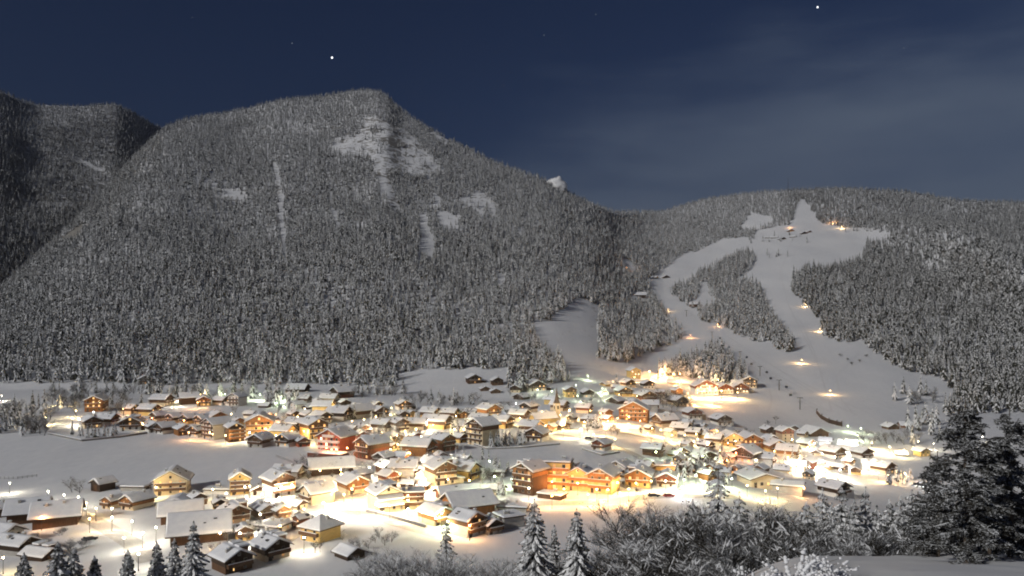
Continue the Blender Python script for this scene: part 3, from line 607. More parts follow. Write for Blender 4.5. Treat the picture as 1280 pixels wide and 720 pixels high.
    if w >= 17 and w < 46 and kind == 'chalet' and roof == 'gable' and q.random() < .42:
        aw, al = Wd * q.uniform(.3, .5), Ln * q.uniform(.45, .8); sd = -side; x0 = sd * (Wd / 2 + .11); x1 = sd * (Wd / 2 + aw); lo, hi = min(x0, x1), max(x0, x1); y0 = q.uniform(-.5, .5 - al / Ln) * Ln; ha = fh * .85; s = MB(); s.box(lo, hi, y0, y0 + al, -3, ha); an = s.build('annex', q.choice(('plaster_white', 'wood_brown', 'plaster_cream', WALL[wall])), root)
        s = MB(); zi, zo = ha + .75, ha + .02; pts = [(x0, zi), (x1 + sd * .5, zo), (x1 + sd * .5, zo + .5), (x0, zi + .5)]; pts = pts if sd > 0 else pts[::-1]; s.prism(pts, y0 - .4, y0 + al + .4); s.build('annex_snow', 'snow', an)
    # description
    size = 'small' if w < 15 else 'broad' if w > 38 else ''
    top = LOOK[up].replace(' timber', '') if up else ''
    if kind == 'barn': look = f'{LOOK[wall]} snowy-roofed barn'
    elif kind in ('hay shed', 'shed', 'log hut'): look = f'{LOOK[wall]} snowy {kind}'
    elif kind == 'hotel': look = f'{LOOK[wall]} {"four" if nf == 4 else "three"}-storey hotel'
    elif kind == 'hall': look = f'low {LOOK[wall]} hall'
    elif up and up != wall: look = f'{LOOK[wall]} chalet with {top} top'
    elif roof == 'hip': look = f'{LOOK[wall]} hipped-roof house'
    elif roof == 'flat': look = f'{LOOK[wall]} flat-roofed building'
    else: look = f'{LOOK[wall]} chalet'
    cat = dict(barn='barn', hotel='hotel', hall='hall').get(kind, 'shed' if 'shed' in kind else 'hut' if 'hut' in kind else 'house')
    HOUSES.append(dict(xy=(x2, y2), rad=.5 * max(Wd, Ln) + 1.6, root=root, zone=zone, u=u, v=v, w=w, look=(size + ' ' + look).strip(), cat=cat)); return root
ZTEXT = dict(
    A='in the grove beyond the left meadow', B='along the far edge of left meadow', B2='in the upper row below the wood',
    C='behind the red hotel', C2='between red hotel and church', D='along the near edge of left meadow', D2='around the bright square left of centre', E='in the lower left corner hamlet',
    G='in near rows left of the firs', H='beside the honey timber courtyard barn', M='in the orange-lit hotel row', K='on the meadow behind hotel row', N='in the streets round the church', P='in the dim hamlet uphill of church', Q='by the rink below island wood',
    T='in the street right of orange hotel', V='in the tree-filled quarter right of centre', X='around the dazzling car park at right', Y='along the foot of the ski run', Z='on the ski hill')
h = house
# A grove
h('A', 121, 515, 24, 14, 'o', 'o', 3, .7, Lr=1.5, bal=3); h('A', 114, 536, 24, 40, 'c', 'b', 2, .5); h('A', 134, 532, 18, 85, 'w', 'b'); h('A', 163, 518, 18, 70, 'c', 'b'); h('A', 187, 520, 20, 75, 'y', 'b', lit=.8)
h('A', 165, 539, 26, 15, 'w', 'b', extra='dormer'); h('A', 192, 541, 20, 40, 'w', 'k'); h('A', 181, 481, 20, 30, 'g', None, 2, .1)
# B
h('B', 199, 527, 18, -35, 'c', 'b'); h('B', 207, 543, 22, -35, 'w', 'b'); h('B', 219, 529, 18, -32, 'c', 'k', lit=.7); h('B', 237, 530, 18, -32, 'y', 'k', lit=.7); h('B', 254, 531, 18, -32, 'c', 'k', lit=.7); h('B', 272, 530, 24, 35, 'o', 'o', lit=.8)
h('B', 229, 545, 22, 40, 'o', None, 2, .3); h('B', 249, 547, 22, -30, 'w', 'b', lit=.5); h('B', 271, 550, 30, -38, 'w', None, 4, .5, kind='hotel', Lr=1.0, hs=.8); h('B', 293, 553, 24, 32, 'b', None, 4, .7, kind='hotel', Lr=1.2, bal=3)
h('B', 325, 545, 34, 14, 'y', 'o', 3, .8, bal=3); h('B', 326, 560, 24, -20, 'g', 'b', 2, .3); h('B', 354, 549, 24, 75, 'y', None, 2, .7); h('B', 360, 559, 24, -25, 'w', 'k', 2, .8); h('B', 378, 559, 18, 30, 'r', 'R', 2, .6)
h('B2', 202, 508, 20, 80, 'c', 'b', lit=.3); h('B2', 236, 506, 24, -60, 'b', 'b'); h('B2', 255, 508, 18, 20, 'y', 'o', lit=.9); h('B2', 276, 507, 16, 70, 'w', 'b'); h('B2', 297, 508, 18, -20, 'w', None, 3, .2); h('B2', 331, 510, 12, 80, 'k', None, 1, 0, kind='shed'); h('B2', 372, 490, 22, 85, 'k', 'k', 1, .1)
# C behind and beside the red hotel
h('C', 428, 498, 26, -50, 'R', 'k', 2, .05); h('C', 385, 512, 12, -35, 'k', None, 1, 0, kind='hay shed'); h('C', 397, 507, 12, 20, 'c', 'b', 2); h('C', 412, 506, 18, 80, 'c', None, 2, .6); h('C', 404, 517, 20, 85, 'y', None, 2, .7); h('C', 449, 524, 34, -42, 'g', 'b', 2, .4, Lr=1.3)
h('C', 473, 522, 22, 40, 'c', 'b', 2, .6); h('C', 367, 524, 16, 40, 'y', 'b', 2, .8); h('C', 385, 526, 18, 40, 'c', 'k', 2, .6); h('C', 401, 530, 24, 48, 'w', 'k', 2, .6); h('C', 424, 526, 26, 72, 'w', 'k', 2, .5); h('C', 370, 539, 24, 60, 'w', 'b', 2, .4)
h('C', 392, 549, 34, 36, 'y', 'b', 3, .7, Lr=1.3)
h('C', 421, 567, 42, -22, 'r', 'r', 3, .5, kind='hotel', bal=2, Lr=1.0, glow='w')
# C2
h('C2', 466, 575, 36, -42, 'R', 'b', 3, .25, Lr=1.2); h('C2', 454, 543, 18, 30, 'c', 'o', 2, .7); h('C2', 478, 540, 24, 62, 'w', 'b', 2, .5); h('C2', 499, 541, 22, 32, 'w', 'b', 3, .6, Lr=1.2); h('C2', 504, 525, 16, 20, 'w', 'k'); h('C2', 514, 522, 12, 30, 'y', None, 2, .9); h('C2', 538, 524, 22, 62, 'y', 'b', 2, .8)
h('C2', 522, 538, 18, 85, 'w', 'b'); h('C2', 546, 537, 32, 68, 'y', 'b', 2, .8, Lr=1.4); h('C2', 497, 553, 14, 20, 'y', 'b'); h('C2', 523, 571, 34, 72, 'o', 'o', 2, .9, Lr=1.2, extra='dormer'); h('C2', 554, 565, 26, 42, 'R', 'o', 3, .4); h('C2', 562, 524, 20, 70, 'w', 'b', 2, .7); h('C2', 577, 523, 14, 30, 'o', None, 2, .8)
# D near edge of the meadow
h('D', 129, 615, 24, -32, 'k', None, 2, 0, kind='barn'); h('D', 170, 614, 28, 84, 'g', None, 1, 0, roof='flat', kind='shed', Lr=1.8); h('D', 216, 619, 44, 14, 'c', 'c', 3, .35, Lr=.9, pitch=.55, hs=.72); h('D', 223, 635, 26, 8, 'g', None, 1, .1, kind='shed', pitch=.3); h('D', 247, 633, 22, 40, 'b', 'k', 2, .1)
h('D', 274, 618, 28, 88, 'w', None, 1, .3, roof='flat', Lr=2.0); h('D', 300, 619, 26, 18, 'y', 'y', 4, .6, Lr=1.0, pitch=.6, hs=.85); h('D', 326, 619, 22, 12, 'w', 'b', 1, .5); h('D', 348, 623, 38, 40, 'w', 'b', 3, .5); h('D', 361, 600, 32, 78, 'g', None, 2, .1, Lr=1.5); h('D', 414, 595, 56, -72, 'k', None, 1, .0, kind='barn', Lr=1.6, pitch=.55, hs=1.2); h('D', 449, 591, 20, -60, 'b', None, 1, .1)
# D2
h('D2', 441, 619, 40, 36, 'c', 'o', 2, .6, Lr=1.1, bal=3); h('D2', 397, 632, 38, -48, 'c', None, 2, .35, extra='dormer'); h('D2', 370, 638, 24, 60, 'c', 'b', 1, .3); h('D2', 480, 641, 42, 30, 'c', None, 3, .7, extra='tiers', kind='hotel'); h('D2', 516, 637, 26, 8, 'c', 'R', 3, .5, roof='flat', kind='hotel', Lr=.9)
h('D2', 484, 594, 26, 40, 'b', 'b', 2, .2); h('D2', 486, 605, 24, 42, 'c', 'R', 2, .3); h('D2', 506, 598, 28, 84, 'w', None, 2, .4, extra='dormer'); h('D2', 480, 581, 22, -32, 'w', 'k', 2, .5); h('D2', 503, 579, 20, 60, 'w', 'b', 2, .6); h('D2', 543, 591, 28, 66, 'w', None, 2, .7); h('D2', 551, 608, 36, 28, 'c', 'b', 3, .7); h('D2', 580, 602, 34, 62, 'y', None, 2, .7)
h('D2', 566, 585, 16, -32, 'b', 'o', 2, .3); h('D2', 579, 583, 18, 62, 'g', None, 2, .2); h('D2', 620, 596, 22, 85, 'g', 'k', 1, .2, roof='flat'); h('D2', 527, 613, 18, 80, 'o', None, 1, .8, roof='flat')
# G near rows
h('G', 293, 656, 40, 35, 't', 'b', 2, .2); h('G', 330, 650, 34, 36, 't', None, 2, .25, Lr=1.6); h('G', 350, 650, 24, 42, 't', 'b', 2, .2); h('G', 342, 668, 36, 70, 'w', None, 1, .2, roof='flat'); h('G', 226, 655, 54, -68, 'b', None, 1, 0, pitch=.6, hs=1.3, kind='barn', Lr=1.25); h('G', 250, 682, 80, -70, 'b', None, 1, .05, pitch=.6, hs=1.3, kind='barn', Lr=1.15)
h('G', 401, 679, 46, -32, 'y', None, 2, .25, roof='hip', Lr=1.1, hs=1.1); h('G', 338, 703, 46, 48, 'c', 'k', 2, .25, Lr=1.0); h('G', 290, 718, 50, 46, 'b', 'k', 2, .3); h('G', 437, 701, 34, 46, 'k', 'k', 1, 0, kind='hay shed', Lr=1.1)
h('G', 544, 658, 42, 42, 'c', 'o', 2, .5, Lr=1.2, bal=3); h('G', 584, 673, 40, 48, 'w', 'b', 3, .35, Lr=1.0); h('G', 612, 669, 28, 38, 'g', 'k', 2, .1); h('G', 636, 662, 34, -60, 'g', None, 2, .05, roof='flat')
# H courtyard barns
h('H', 572, 627, 54, -68, 'R', None, 1, 0, kind='barn', Lr=1.8, hs=1.2); h('H', 585, 647, 66, -62, 'o', None, 1, 0, kind='barn', Lr=1.25, pitch=.55, hs=1.4); h('H', 642, 641, 34, 80, 'g', None, 1, 0, roof='flat', kind='hall', Lr=1.6); h('H', 622, 617, 18, 70, 'g', None, 1, .1)
# E lower left corner
h('E', 141, 637, 20, -25, 'c', 'o', 2, .2); h('E', 172, 638, 30, -28, 'c', 'o', 2, .3, Lr=1.3); h('E', 36, 656, 52, -68, 'b', None, 1, .2, Lr=1.0, pitch=.6, hs=1.5); h('E', 72, 661, 60, -68, 'b', None, 1, .2, Lr=1.15, pitch=.6, hs=1.5); h('E', 3, 648, 28, -40, 'b', 'k', 2, .2); h('E', 4, 684, 36, 72, 'g', None, 2, .0); h('E', 20, 696, 48, 72, 'g', 'k', 2, .0, Lr=1.5); h('E', 50, 702, 38, 70, 'k', None, 1, 0, kind='shed', Lr=1.5)
# M hotel row
h('M', 663, 620, 38, -38, 'b', 'o', 4, .6, kind='hotel', Lr=1.0, bal=1); h('M', 695, 614, 38, -12, 'y', None, 4, .7, roof='flat', kind='hotel', Lr=.7, bal=3); h('M', 712, 594, 18, -15, 'o', 'o', 2, .3); h('M', 724, 614, 30, -12, 'y', 'y', 3, .7, kind='hotel', bal=3); h('M', 755, 618, 38, -22, 'y', 'o', 3, .7, kind='hotel', Lr=1.3, bal=3)
h('M', 775, 601, 28, -30, 'w', 'w', 3, .2); h('M', 799, 610, 34, -16, 'y', 'o', 2, .6, Lr=1.2, bal=3); h('M', 834, 610, 26, -16, 'w', 'R', 2, .5); h('M', 806, 591, 20, 60, 'c', None, 2, .4); h('M', 828, 589, 32, 84, 'y', None, 1, .6, roof='flat', Lr=1.5); h('M', 690, 626, 32, 60, 'b', None, 1, .7, roof='flat', kind='hall', Lr=1.8)
h('K', 752, 564, 22, -35, 'w', 'R', 2, .3); h('K', 816, 571, 24, 66, 'b', 'k', 2, .2); h('K', 663, 543, 26, 60, 'w', 'b', 2, .4); h('K', 671, 553, 26, -22, 'w', 'b', 2, .3); h('K', 604, 558, 34, -45, 'c', 'b', 4, .25, kind='hotel', Lr=1.0)
# N church quarter
h('N', 661, 520, 20, -35, 'w', 'k', 3, .1); h('N', 699, 514, 20, 62, 'c', 'b', 2, .4); h('N', 590, 523, 18, 60, 'c', 'b', 2, .6); h('N', 611, 527, 26, 36, 'c', 'o', 3, .8); h('N', 600, 534, 24, 64, 'c', None, 2, .7); h('N', 627, 536, 24, 62, 'y', 'o', 2, .8); h('N', 649, 527, 22, 64, 'c', 'b', 2, .8); h('N', 730, 517, 18, 66, 'c', 'R', 2, .6); h('N', 735, 531, 18, 68, 'y', 'b', 2, .6); h('N', 757, 521, 14, 30, 'o', 'o', 2, .5)
h('N', 583, 541, 20, 66, 'c', 'b', 2, .7)
h('P', 592, 480, 18, 14, 'b', 'k', 2, .3); h('P', 621, 482, 14, 12, 'b', 'k', 2, .3); h('P', 606, 489, 12, 12, 'b', None, 1, .2, kind='log hut'); h('P', 619, 492, 12, 10, 'b', None, 1, .2, kind='log hut'); h('P', 645, 491, 13, -12, 'c', 'k', 2, .5); h('P', 670, 489, 22, 12, 'w', 'k', 2, .5); h('P', 652, 500, 18, -35, 'k', 'k', 1, .1); h('P', 712, 497, 14, 12, 'y', 'b', 3, .5); h('P', 689, 506, 16, 66, 'y', None, 2, .6); h('P', 734, 497, 14, 12, 'w', 'k', 2, .3)
# Q around the rink
h('Q', 792, 473, 14, 12, 'y', 'y', 3, .9, glow='w'); h('Q', 785, 485, 16, 20, 'c', 'b', 2, .7); h('Q', 809, 486, 14, 10, 'w', 'k', 2, .4); h('Q', 779, 496, 18, 12, 'y', 'b', 2, .9); h('Q', 808, 502, 20, 12, 'R', 'b', 2, .4); h('Q', 795, 497, 12, 40, 'y', None, 2, .8); h('Q', 770, 505, 20, -40, 'k', 'k', 1, .1); h('Q', 842, 481, 14, 80, 'c', 'b', 1, .6); h('Q', 846, 493, 12, 20, 'o', None, 2, .5)
h('Q', 880, 493, 26, 3, 'w', 'R', 3, .9, kind='hotel', bal=2, Lr=.8, glow='w'); h('Q', 903, 492, 20, 6, 'w', 'R', 2, .9, bal=2, glow='w'); h('Q', 922, 491, 20, 4, 'c', 'R', 2, .9, glow='w'); h('Q', 922, 482, 13, 80, 'g', None, 1, .1); h('Q', 938, 485, 18, -20, 'c', 'k', 3, .5)
# T street right of the orange hotel
h('T', 793, 527, 40, -14, 'o', 'o', 3, .7, kind='hotel', Lr=.8, bal=3); h('T', 813, 514, 18, 80, 'g', None, 2, .1); h('T', 846, 508, 20, 30, 'c', 'b', 2, .5); h('T', 835, 523, 10, 10, 'k', None, 2, 0, kind='hay shed'); h('T', 831, 535, 26, -66, 'c', 'b', 2, .5); h('T', 851, 543, 22, 60, 'w', 'k', 2, .5); h('T', 867, 547, 18, 62, 'c', 'b', 2, .7); h('T', 865, 524, 19, 12, 'w', 'R', 2, .3); h('T', 838, 546, 14, 30, 'c', None, 2, .8); h('T', 901, 532, 20, 12, 'w', 'k', 2, .4); h('T', 893, 556, 20, 60, 'c', 'b', 2, .6); h('T', 880, 549, 14, 30, 'y', None, 2, .8)
h('V', 858, 571, 18, -32, 'w', 'b', 2, .2); h('V', 881, 578, 28, 6, 'k', 'k', 1, .2); h('V', 882, 563, 18, 40, 'g', 'b', 2, .3); h('V', 913, 558, 22, 4, 'y', 'y', 2, .7); h('V', 936, 560, 24, 4, 'o', 'o', 2, .7, bal=3); h('V', 934, 579, 34, -40, 'w', 'k', 2, .4); h('V', 956, 582, 24, 62, 'w', None, 2, .3); h('V', 947, 610, 42, 10, 'c', None, 1, .6, kind='hall', pitch=.3, hs=1.6); h('V', 985, 619, 40, 66, 'g', None, 2, .0, kind='hall', pitch=.3, Lr=1.5); h('V', 860, 591, 16, 30, 'R', None, 2, .1); h('V', 883, 601, 18, 40, 'o', None, 2, .2); h('V', 905, 594, 18, 66, 'c', 'b', 1, .3)
h('Y', 960, 543, 14, 12, 'b', 'k', 2, .2); h('Y', 981, 554, 16, 10, 't', 'R', 4, .2); h('Y', 995, 538, 13, -30, 'k', None, 1, 0, kind='shed'); h('Y', 1017, 546, 26, 12, 'b', None, 1, 0, kind='barn'); h('Y', 962, 554, 14, 20, 'o', 'b', 2, .6); h('Y', 1113, 537, 14, 8, 'b', 'k', 1, .2); h('Y', 1132, 535, 14, 80, 'o', None, 1, 0, kind='shed'); h('Y', 1003, 547, 12, 40, 'c', 'b', 2, .4)
h('X', 968, 567, 22, 8, 'y', 'o', 2, .8); h('X', 1008, 561, 18, 30, 'c', 'b', 2, .6); h('X', 985, 573, 26, 60, 'c', 'o', 2, .6); h('X', 1009, 586, 22, -40, 'R', 'R', 2, .4); h('X', 997, 590, 22, 60, 'c', None, 2, .2); h('X', 1041, 574, 24, 30, 'w', 'b', 2, .7); h('X', 1060, 565, 22, 60, 'w', None, 2, .8); h('X', 1077, 574, 20, 20, 'w', 'b', 2, .7); h('X', 1103, 593, 24, 32, 'c', 'b', 2, .4); h('X', 1086, 586, 16, 66, 'w', None, 2, .3); h('X', 1042, 622, 32, 32, 'w', 'k', 2, .3); h('X', 1152, 571, 14, 12, 'y', None, 2, .8); h('X', 1032, 558, 16, 62, 'w', None, 2, .5); h('X', 1126, 571, 14, 70, 'w', None, 1, .6)
# Z on the hill
for uu, vv, ww, yw, wl, lt in ((800, 372, 15, 80, 'k', 0), (868, 384, 12, 66, 'b', .2), (818, 348, 8, 60, 'k', .1), (831, 348, 10, 14, 'k', .1), (968, 298, 9, 66, 'k', .1), (987, 290, 9, 10, 'o', .9), (977, 300, 9, 12, 'k', .1), (991, 297, 8, 60, 'b', .2), (1003, 293, 9, 12, 'k', .2), (1010, 291, 7, 20, 'R', .3), (960, 298, 8, 66, 'k', .1), (925, 352, 10, 70, 'k', 0)): h('Z', uu, vv, ww, yw, wl, None, 1 if ww < 12 else 2, lt, kind='log hut')

# smaller houses filling the lanes between the ones above
def infill(zone, n, poly, wa, wb, seed):
    q = random.Random(seed); us = [p[0] for p in poly]; vs = [p[1] for p in poly]; k = tries = 0
    while k < n and tries < 900:
        tries += 1; u, v = q.uniform(min(us), max(us)), q.uniform(min(vs), max(vs)); w = q.uniform(wa, wb)
        if not bool(inpoly(np.array([u]), np.array([v]), poly)[0]): continue
        if any(abs(a['u'] - u) < .44 * (a['w'] + w) and abs(a['v'] - v) < .26 * (a['w'] + w) for a in HOUSES): continue
        house(zone, round(u), round(v), round(w), q.choice((-40, -30, 25, 35, 45, 62, 75)), q.choice('wwccycg'), q.choice(('b', 'b', 'k', 'o', 'R', None)), q.choice((2, 2, 1)), q.uniform(.3, .8)); k += 1
infill('C', 9, [(375, 502), (560, 515), (560, 545), (440, 550), (360, 540)], 13, 19, 1)
infill('C2', 8, [(450, 520), (590, 528), (600, 560), (500, 580), (450, 560)], 13, 20, 2)
infill('D2', 12, [(445, 580), (560, 575), (600, 600), (560, 625), (470, 612), (380, 612), (380, 600)], 14, 22, 3)
infill('N', 8, [(575, 515), (760, 512), (770, 530), (700, 540), (580, 545)], 12, 18, 4)
infill('B', 6, [(190, 525), (380, 520), (390, 545), (200, 545)], 13, 18, 5)
infill('T', 7, [(820, 512), (870, 530), (930, 560), (880, 556), (800, 540)], 11, 17, 6)
infill('V', 9, [(840, 562), (960, 560), (975, 590), (930, 600), (850, 598)], 13, 20, 7)
infill('X', 9, [(960, 560), (1050, 560), (1085, 592), (1020, 604), (965, 590)], 12, 19, 8)
infill('Q', 5, [(755, 482), (850, 480), (850, 512), (770, 515)], 10, 14, 9)
infill('G', 4, [(270, 640), (380, 640), (380, 672), (300, 690)], 18, 26, 10)

# church: nave, bell tower and needle spire
def church():
    x, y, z = ground_at(680, 536); m = y / F; t = empty('church', (x, y + 6, z), math.radians(-62), .64)
    Wd, Ln, H = 11, 24, 8.5; b = MB(); b.prism([(-Wd / 2, -3), (Wd / 2, -3), (Wd / 2, H), (0, H + 5), (-Wd / 2, H)], -Ln / 2, Ln / 2); b.build('nave', 'plaster_yellow', t)
    gable_roof(t, Wd, Ln, H, 5, .5, .5, random.Random(4), .45)
    for k in range(4):
        w = link('window', WIN['m' if k % 2 else 'l'], t); w.location = (Wd / 2 + .01, (k - 1.5) * 5.2, 2.6); w.rotation_euler.z = math.pi / 2; w.scale = (1.1, 1, 2.2)
    # tower stands behind the nave
    tx, ty, th, tw = -2.0, Ln / 2 + 3.2, 21.0, 4.6
    s = MB(); s.box(tx - tw / 2, tx + tw / 2, ty - tw / 2, ty + tw / 2, -3, th); tb = s.build('tower', 'plaster_cream', t)
    for dx, dy, rz in ((0, -tw / 2 - .01, 0), (tw / 2 + .01, 0, math.pi / 2), (-tw / 2 - .01, 0, -math.pi / 2)):
        w = link('belfry_opening', WIN['d'], tb); w.location = (tx + dx, ty + dy, th - 5); w.rotation_euler.z = rz; w.scale = (1.3, 1, 2.0)
        c = MB(); c.tube([(0, -.02, 0), (0, -.10, 0)], [1.0, 1.0], 20); co = c.build('clock_face', 'plaster_white', tb); co.location = (tx + dx, ty + dy, th - 1.4); co.rotation_euler.z = rz
    s = MB(); a = tw / 2 + .3
    ring = lambda r, zz: [(tx + r * math.cos(math.pi / 4 * k + math.pi / 8), ty + r * math.sin(math.pi / 4 * k + math.pi / 8), zz) for k in range(8)]
    rs = [ring(a * 1.25, th), ring(a * .75, th + 3), ring(a * .38, th + 8), ring(.05, th + 15)]
    for p in rs: s.v += p
    for j in range(3):
        for k in range(8): s.f.append((j * 8 + k, j * 8 + (k + 1) % 8, j * 8 + 8 + (k + 1) % 8, j * 8 + 8 + k)); s.m.append(0)
    s.f.append(tuple(reversed(range(8)))); s.m.append(0)
    sp = s.build('spire', 'spire_slate', t); s = MB(); s.tube([(tx, ty, th + 14.6), (tx, ty, th + 16.6)], [.06, .06], 5); s.box(tx - .5, tx + .5, ty - .06, ty + .06, th + 15.7, th + 15.85); s.build('cross', 'iron', sp)
    tag(t, 'yellow church with cream bell tower and slender dark spire', 'church')
church()
# round stair tower of the hotel row
def turret():
    x, y, z = ground_at(647, 615); t = empty('round_tower', (x, y + 2, z), 0, .68); b = MB(); b.tube([(0, 0, -3), (0, 0, 13)], [1.9, 1.9], 16); b.build('wall', 'plaster_cream', t); s = MB(); s.tube([(0, 0, 12.9), (0, 0, 13.3), (0, 0, 16)], [2.3, 2.2, .05], 16, 0); s.build('roof', 'snow', t)
    for k in range(3): w = link('window', WIN['d' if k != 1 else 'l'], t); w.location = (0.6, -1.86, 2 + 3.4 * k); w.scale = (.7, 1, .9)
    tag(t, 'slim round cream tower with pointed snowy cap beside the orange hotel', 'tower')
turret()
for zn in ZTEXT:
    g = sorted([a for a in HOUSES if a['zone'] == zn], key=lambda a: a['u'])
    for i, a in enumerate(g):
        base = f"{a['look']}, {ORD[i]} building from left {ZTEXT[zn]}"
        if len(base.split()) > 16: base = base.replace(' building from', ' from')
        if len(base.split()) > 16: base = base.split(' ', 1)[1] if base.split()[0] in ('small', 'broad') else base
        tag(a['root'], base, a['cat'], 'buildings ' + ZTEXT[zn])
print('houses', len(HOUSES))
# ------------------------------------------------------------------ street lamps: pole, arm-less globe lantern and its own light
def lamp_meshes(col):
    p = MB(); p.tube([(0, 0, -.6), (0, 0, .5), (0, 0, .52), (0, 0, 5)], [.14, .14, .08, .06], 8)
    g = MB(); g.ball((0, 0, 5.38), .30, 0, 12, 8); c = MB(); c.tube([(0, 0, 5.64), (0, 0, 5.72), (0, 0, 5.86)], [.34, .28, .03], 12)
    return p.mesh('pole', 'iron'), g.mesh('globe', 'lamp_' + col), c.mesh('lantern_cap', 'snow')
LM = {c: lamp_meshes(c) for c in LCOL}
LAMPS = []
CW = dict(warm='warm amber-white', yellow='yellow-white', white='bright white', green='greenish white', cool='bluish white', orange='orange', red='reddish')
POWER = 2.25
def lamp(u, v, rpx, col, name='street_lamp', y0=186, hgt=1.0):
    """a lamp whose pool of burnt-out light has a radius of about rpx photo pixels"""
    x, y, z = ground_at(u, v + 2, y0)
    for _ in range(14):                                   # stand clear of the house walls
        if any((x - a['xy'][0]) ** 2 + (y - a['xy'][1]) ** 2 < a['rad'] ** 2 for a in HOUSES): y -= 1.4; x = (u - U0) / F * y; z = gz(x, y)
        else: break
    h0 = max(4.4, min(11.5, rpx * y / F * 0.70)) * hgt; s = h0 / 5.38
    t = empty(name, (x, y, z), 0, s)
    for nm, me in zip(('pole', 'globe', 'lantern_cap'), LM[col]):
        o = link(nm, me, t)
        if nm == 'lantern_cap': o.scale = (1, 1, 1)
    Rw = rpx * y / F; P = 46.4 * (Rw ** 2 + h0 ** 2) ** 1.5 / h0 * 0.9 * POWER * (0.5 if (u < 335 and v > 598) else 1.0)
    ld = bpy.data.lights.new('lamp_light', 'POINT'); ld.energy = P; ld.color = LCOL[col]; ld.shadow_soft_size = .2 * s
    lo = bpy.data.objects.new('lamp_light', ld); COL.objects.link(lo); lo.parent = t; lo.location = (0, .32, 4.7)
    LAMPS.append((t, u, v, col)); return t
LS = '''2 500 5 white;4 508 5 white;57 529 11 yellow;95 520 11 yellow;90 530 6 white;99 532 5 white;117 522 5 cool;145 527 6 yellow;178 533 5 yellow;154 518 6 orange;72 506 6 yellow;190 530 4 red;208 535 7 orange;222 507 7 white;247 509 7 orange;230 533 6 orange;281 498 9 green;325 499 11 green;250 498 9 yellow;303 496 9 green;216 501 8 yellow;352 507 8 green;282 553 6 yellow;312 549 12 white;345 553 9 yellow;300 540 6 yellow;262 548 5 orange;236 549 5 orange;340 534 6 orange;
395 554 13 yellow;380 546 7 yellow;440 553 12 yellow;424 514 12 yellow;400 512 8 green;463 544 11 white;455 532 8 yellow;497 565 12 yellow;488 572 8 yellow;516 588 10 white;480 517 8 yellow;520 545 7 yellow;533 534 10 white;555 526 9 yellow;580 545 11 yellow;420 572 6 red;408 570 6 red;434 570 6 orange;440 534 7 warm;470 528 8 yellow;500 530 7 white;512 576 8 orange;372 528 7 yellow;388 533 6 yellow;545 530 8 yellow;570 527 8 yellow;568 545 9 yellow;
645 510 11 cool;655 513 7 cool;650 530 11 yellow;682 540 10 yellow;712 524 19 warm;704 535 13 warm;738 520 10 orange;772 530 13 warm;786 531 17 warm;800 533 11 orange;760 534 10 orange;815 543 11 warm;840 552 13 yellow;856 552 10 yellow;872 557 11 warm;886 562 9 warm;826 545 8 yellow;620 540 9 yellow;605 536 8 yellow;632 527 8 yellow;590 530 7 yellow;
793 476 9 warm;812 473 15 warm;826 471 12 warm;850 475 14 orange;828 469 13 orange;842 473 11 warm;847 480 7 orange;898 481 12 yellow;868 485 9 warm;880 497 15 warm;892 506 13 orange;870 505 11 orange;902 497 15 warm;922 497 12 warm;860 496 9 warm;766 481 8 warm;915 482 6 warm;
753 490 6 green;752 500 5 green;774 498 8 yellow;735 474 5 green;722 500 5 green;672 492 5 green;690 494 5 green;796 500 6 yellow;720 486 4 green;
769 558 9 yellow;704 546 9 yellow;742 552 5 white;730 540 6 warm;
661 624 5 white;746 625 13 warm;735 632 12 orange;690 634 10 orange;775 630 11 orange;722 617 10 orange;705 618 9 orange;690 615 7 orange;772 612 9 warm;795 617 12 warm;786 625 9 warm;760 626 10 warm;814 614 8 yellow;846 615 8 warm;880 615 7 white;853 622 6 cool;832 614 7 white;683 585 3 white;
618 608 12 green;606 624 7 green;640 612 5 green;612 588 5 green;
404 644 20 white;430 632 18 warm;418 624 12 white;380 652 12 warm;450 648 14 white;352 622 11 white;365 615 8 warm;400 600 4 warm;440 625 9 warm;470 646 9 white;487 647 6 yellow;510 640 8 yellow;538 597 10 white;531 610 13 white;548 590 8 white;522 605 9 warm;525 596 8 white;560 612 6 yellow;500 605 6 warm;470 612 6 warm;
306 622 4 white;195 622 13 yellow;266 625 14 yellow;312 621 9 yellow;330 625 8 white;12 616 11 white;60 627 18 white;98 635 11 white;80 632 11 white;108 643 8 warm;140 650 8 white;140 662 15 white;112 664 10 warm;165 668 15 white;178 684 15 white;173 712 6 white;195 676 11 white;155 690 10 white;120 650 9 warm;52 660 4 orange;
300 684 17 white;320 688 11 white;350 674 8 warm;380 690 12 white;275 684 9 warm;67 720 5 orange;4 716 5 yellow;362 642 7 warm;
552 652 7 green;587 674 3 orange;545 664 9 green;560 668 6 yellow;528 648 6 orange;510 652 10 white;
920 575 5 red;945 585 5 white;990 556 5 green;870 606 9 green;820 575 6 green;900 572 5 yellow;1005 622 5 orange;957 626 11 yellow;934 619 8 yellow;915 610 10 green;972 622 8 yellow;855 612 6 green;890 616 6 yellow;910 562 6 orange;936 564 7 orange;953 573 12 white;968 572 9 orange;840 588 4 orange;880 600 5 green;
1060 538 5 green;1076 541 6 green;1072 550 10 green;1034 560 12 cool;1070 564 22 white;1062 584 23 white;1040 592 18 white;1020 594 16 white;1050 598 18 white;1010 566 9 orange;1012 593 9 white;1090 560 11 yellow;1112 565 11 yellow;1130 569 9 yellow;1148 558 6 yellow;1167 561 5 white;1110 603 9 warm;1131 600 8 warm;1160 606 4 cool;1098 600 8 orange;1228 552 4 white;985 580 8 warm;1028 575 10 white'''
for row in LS.replace('\n', '').split(';'):
    a = row.split(); lamp(float(a[0]), float(a[1]), float(a[2]), a[3])
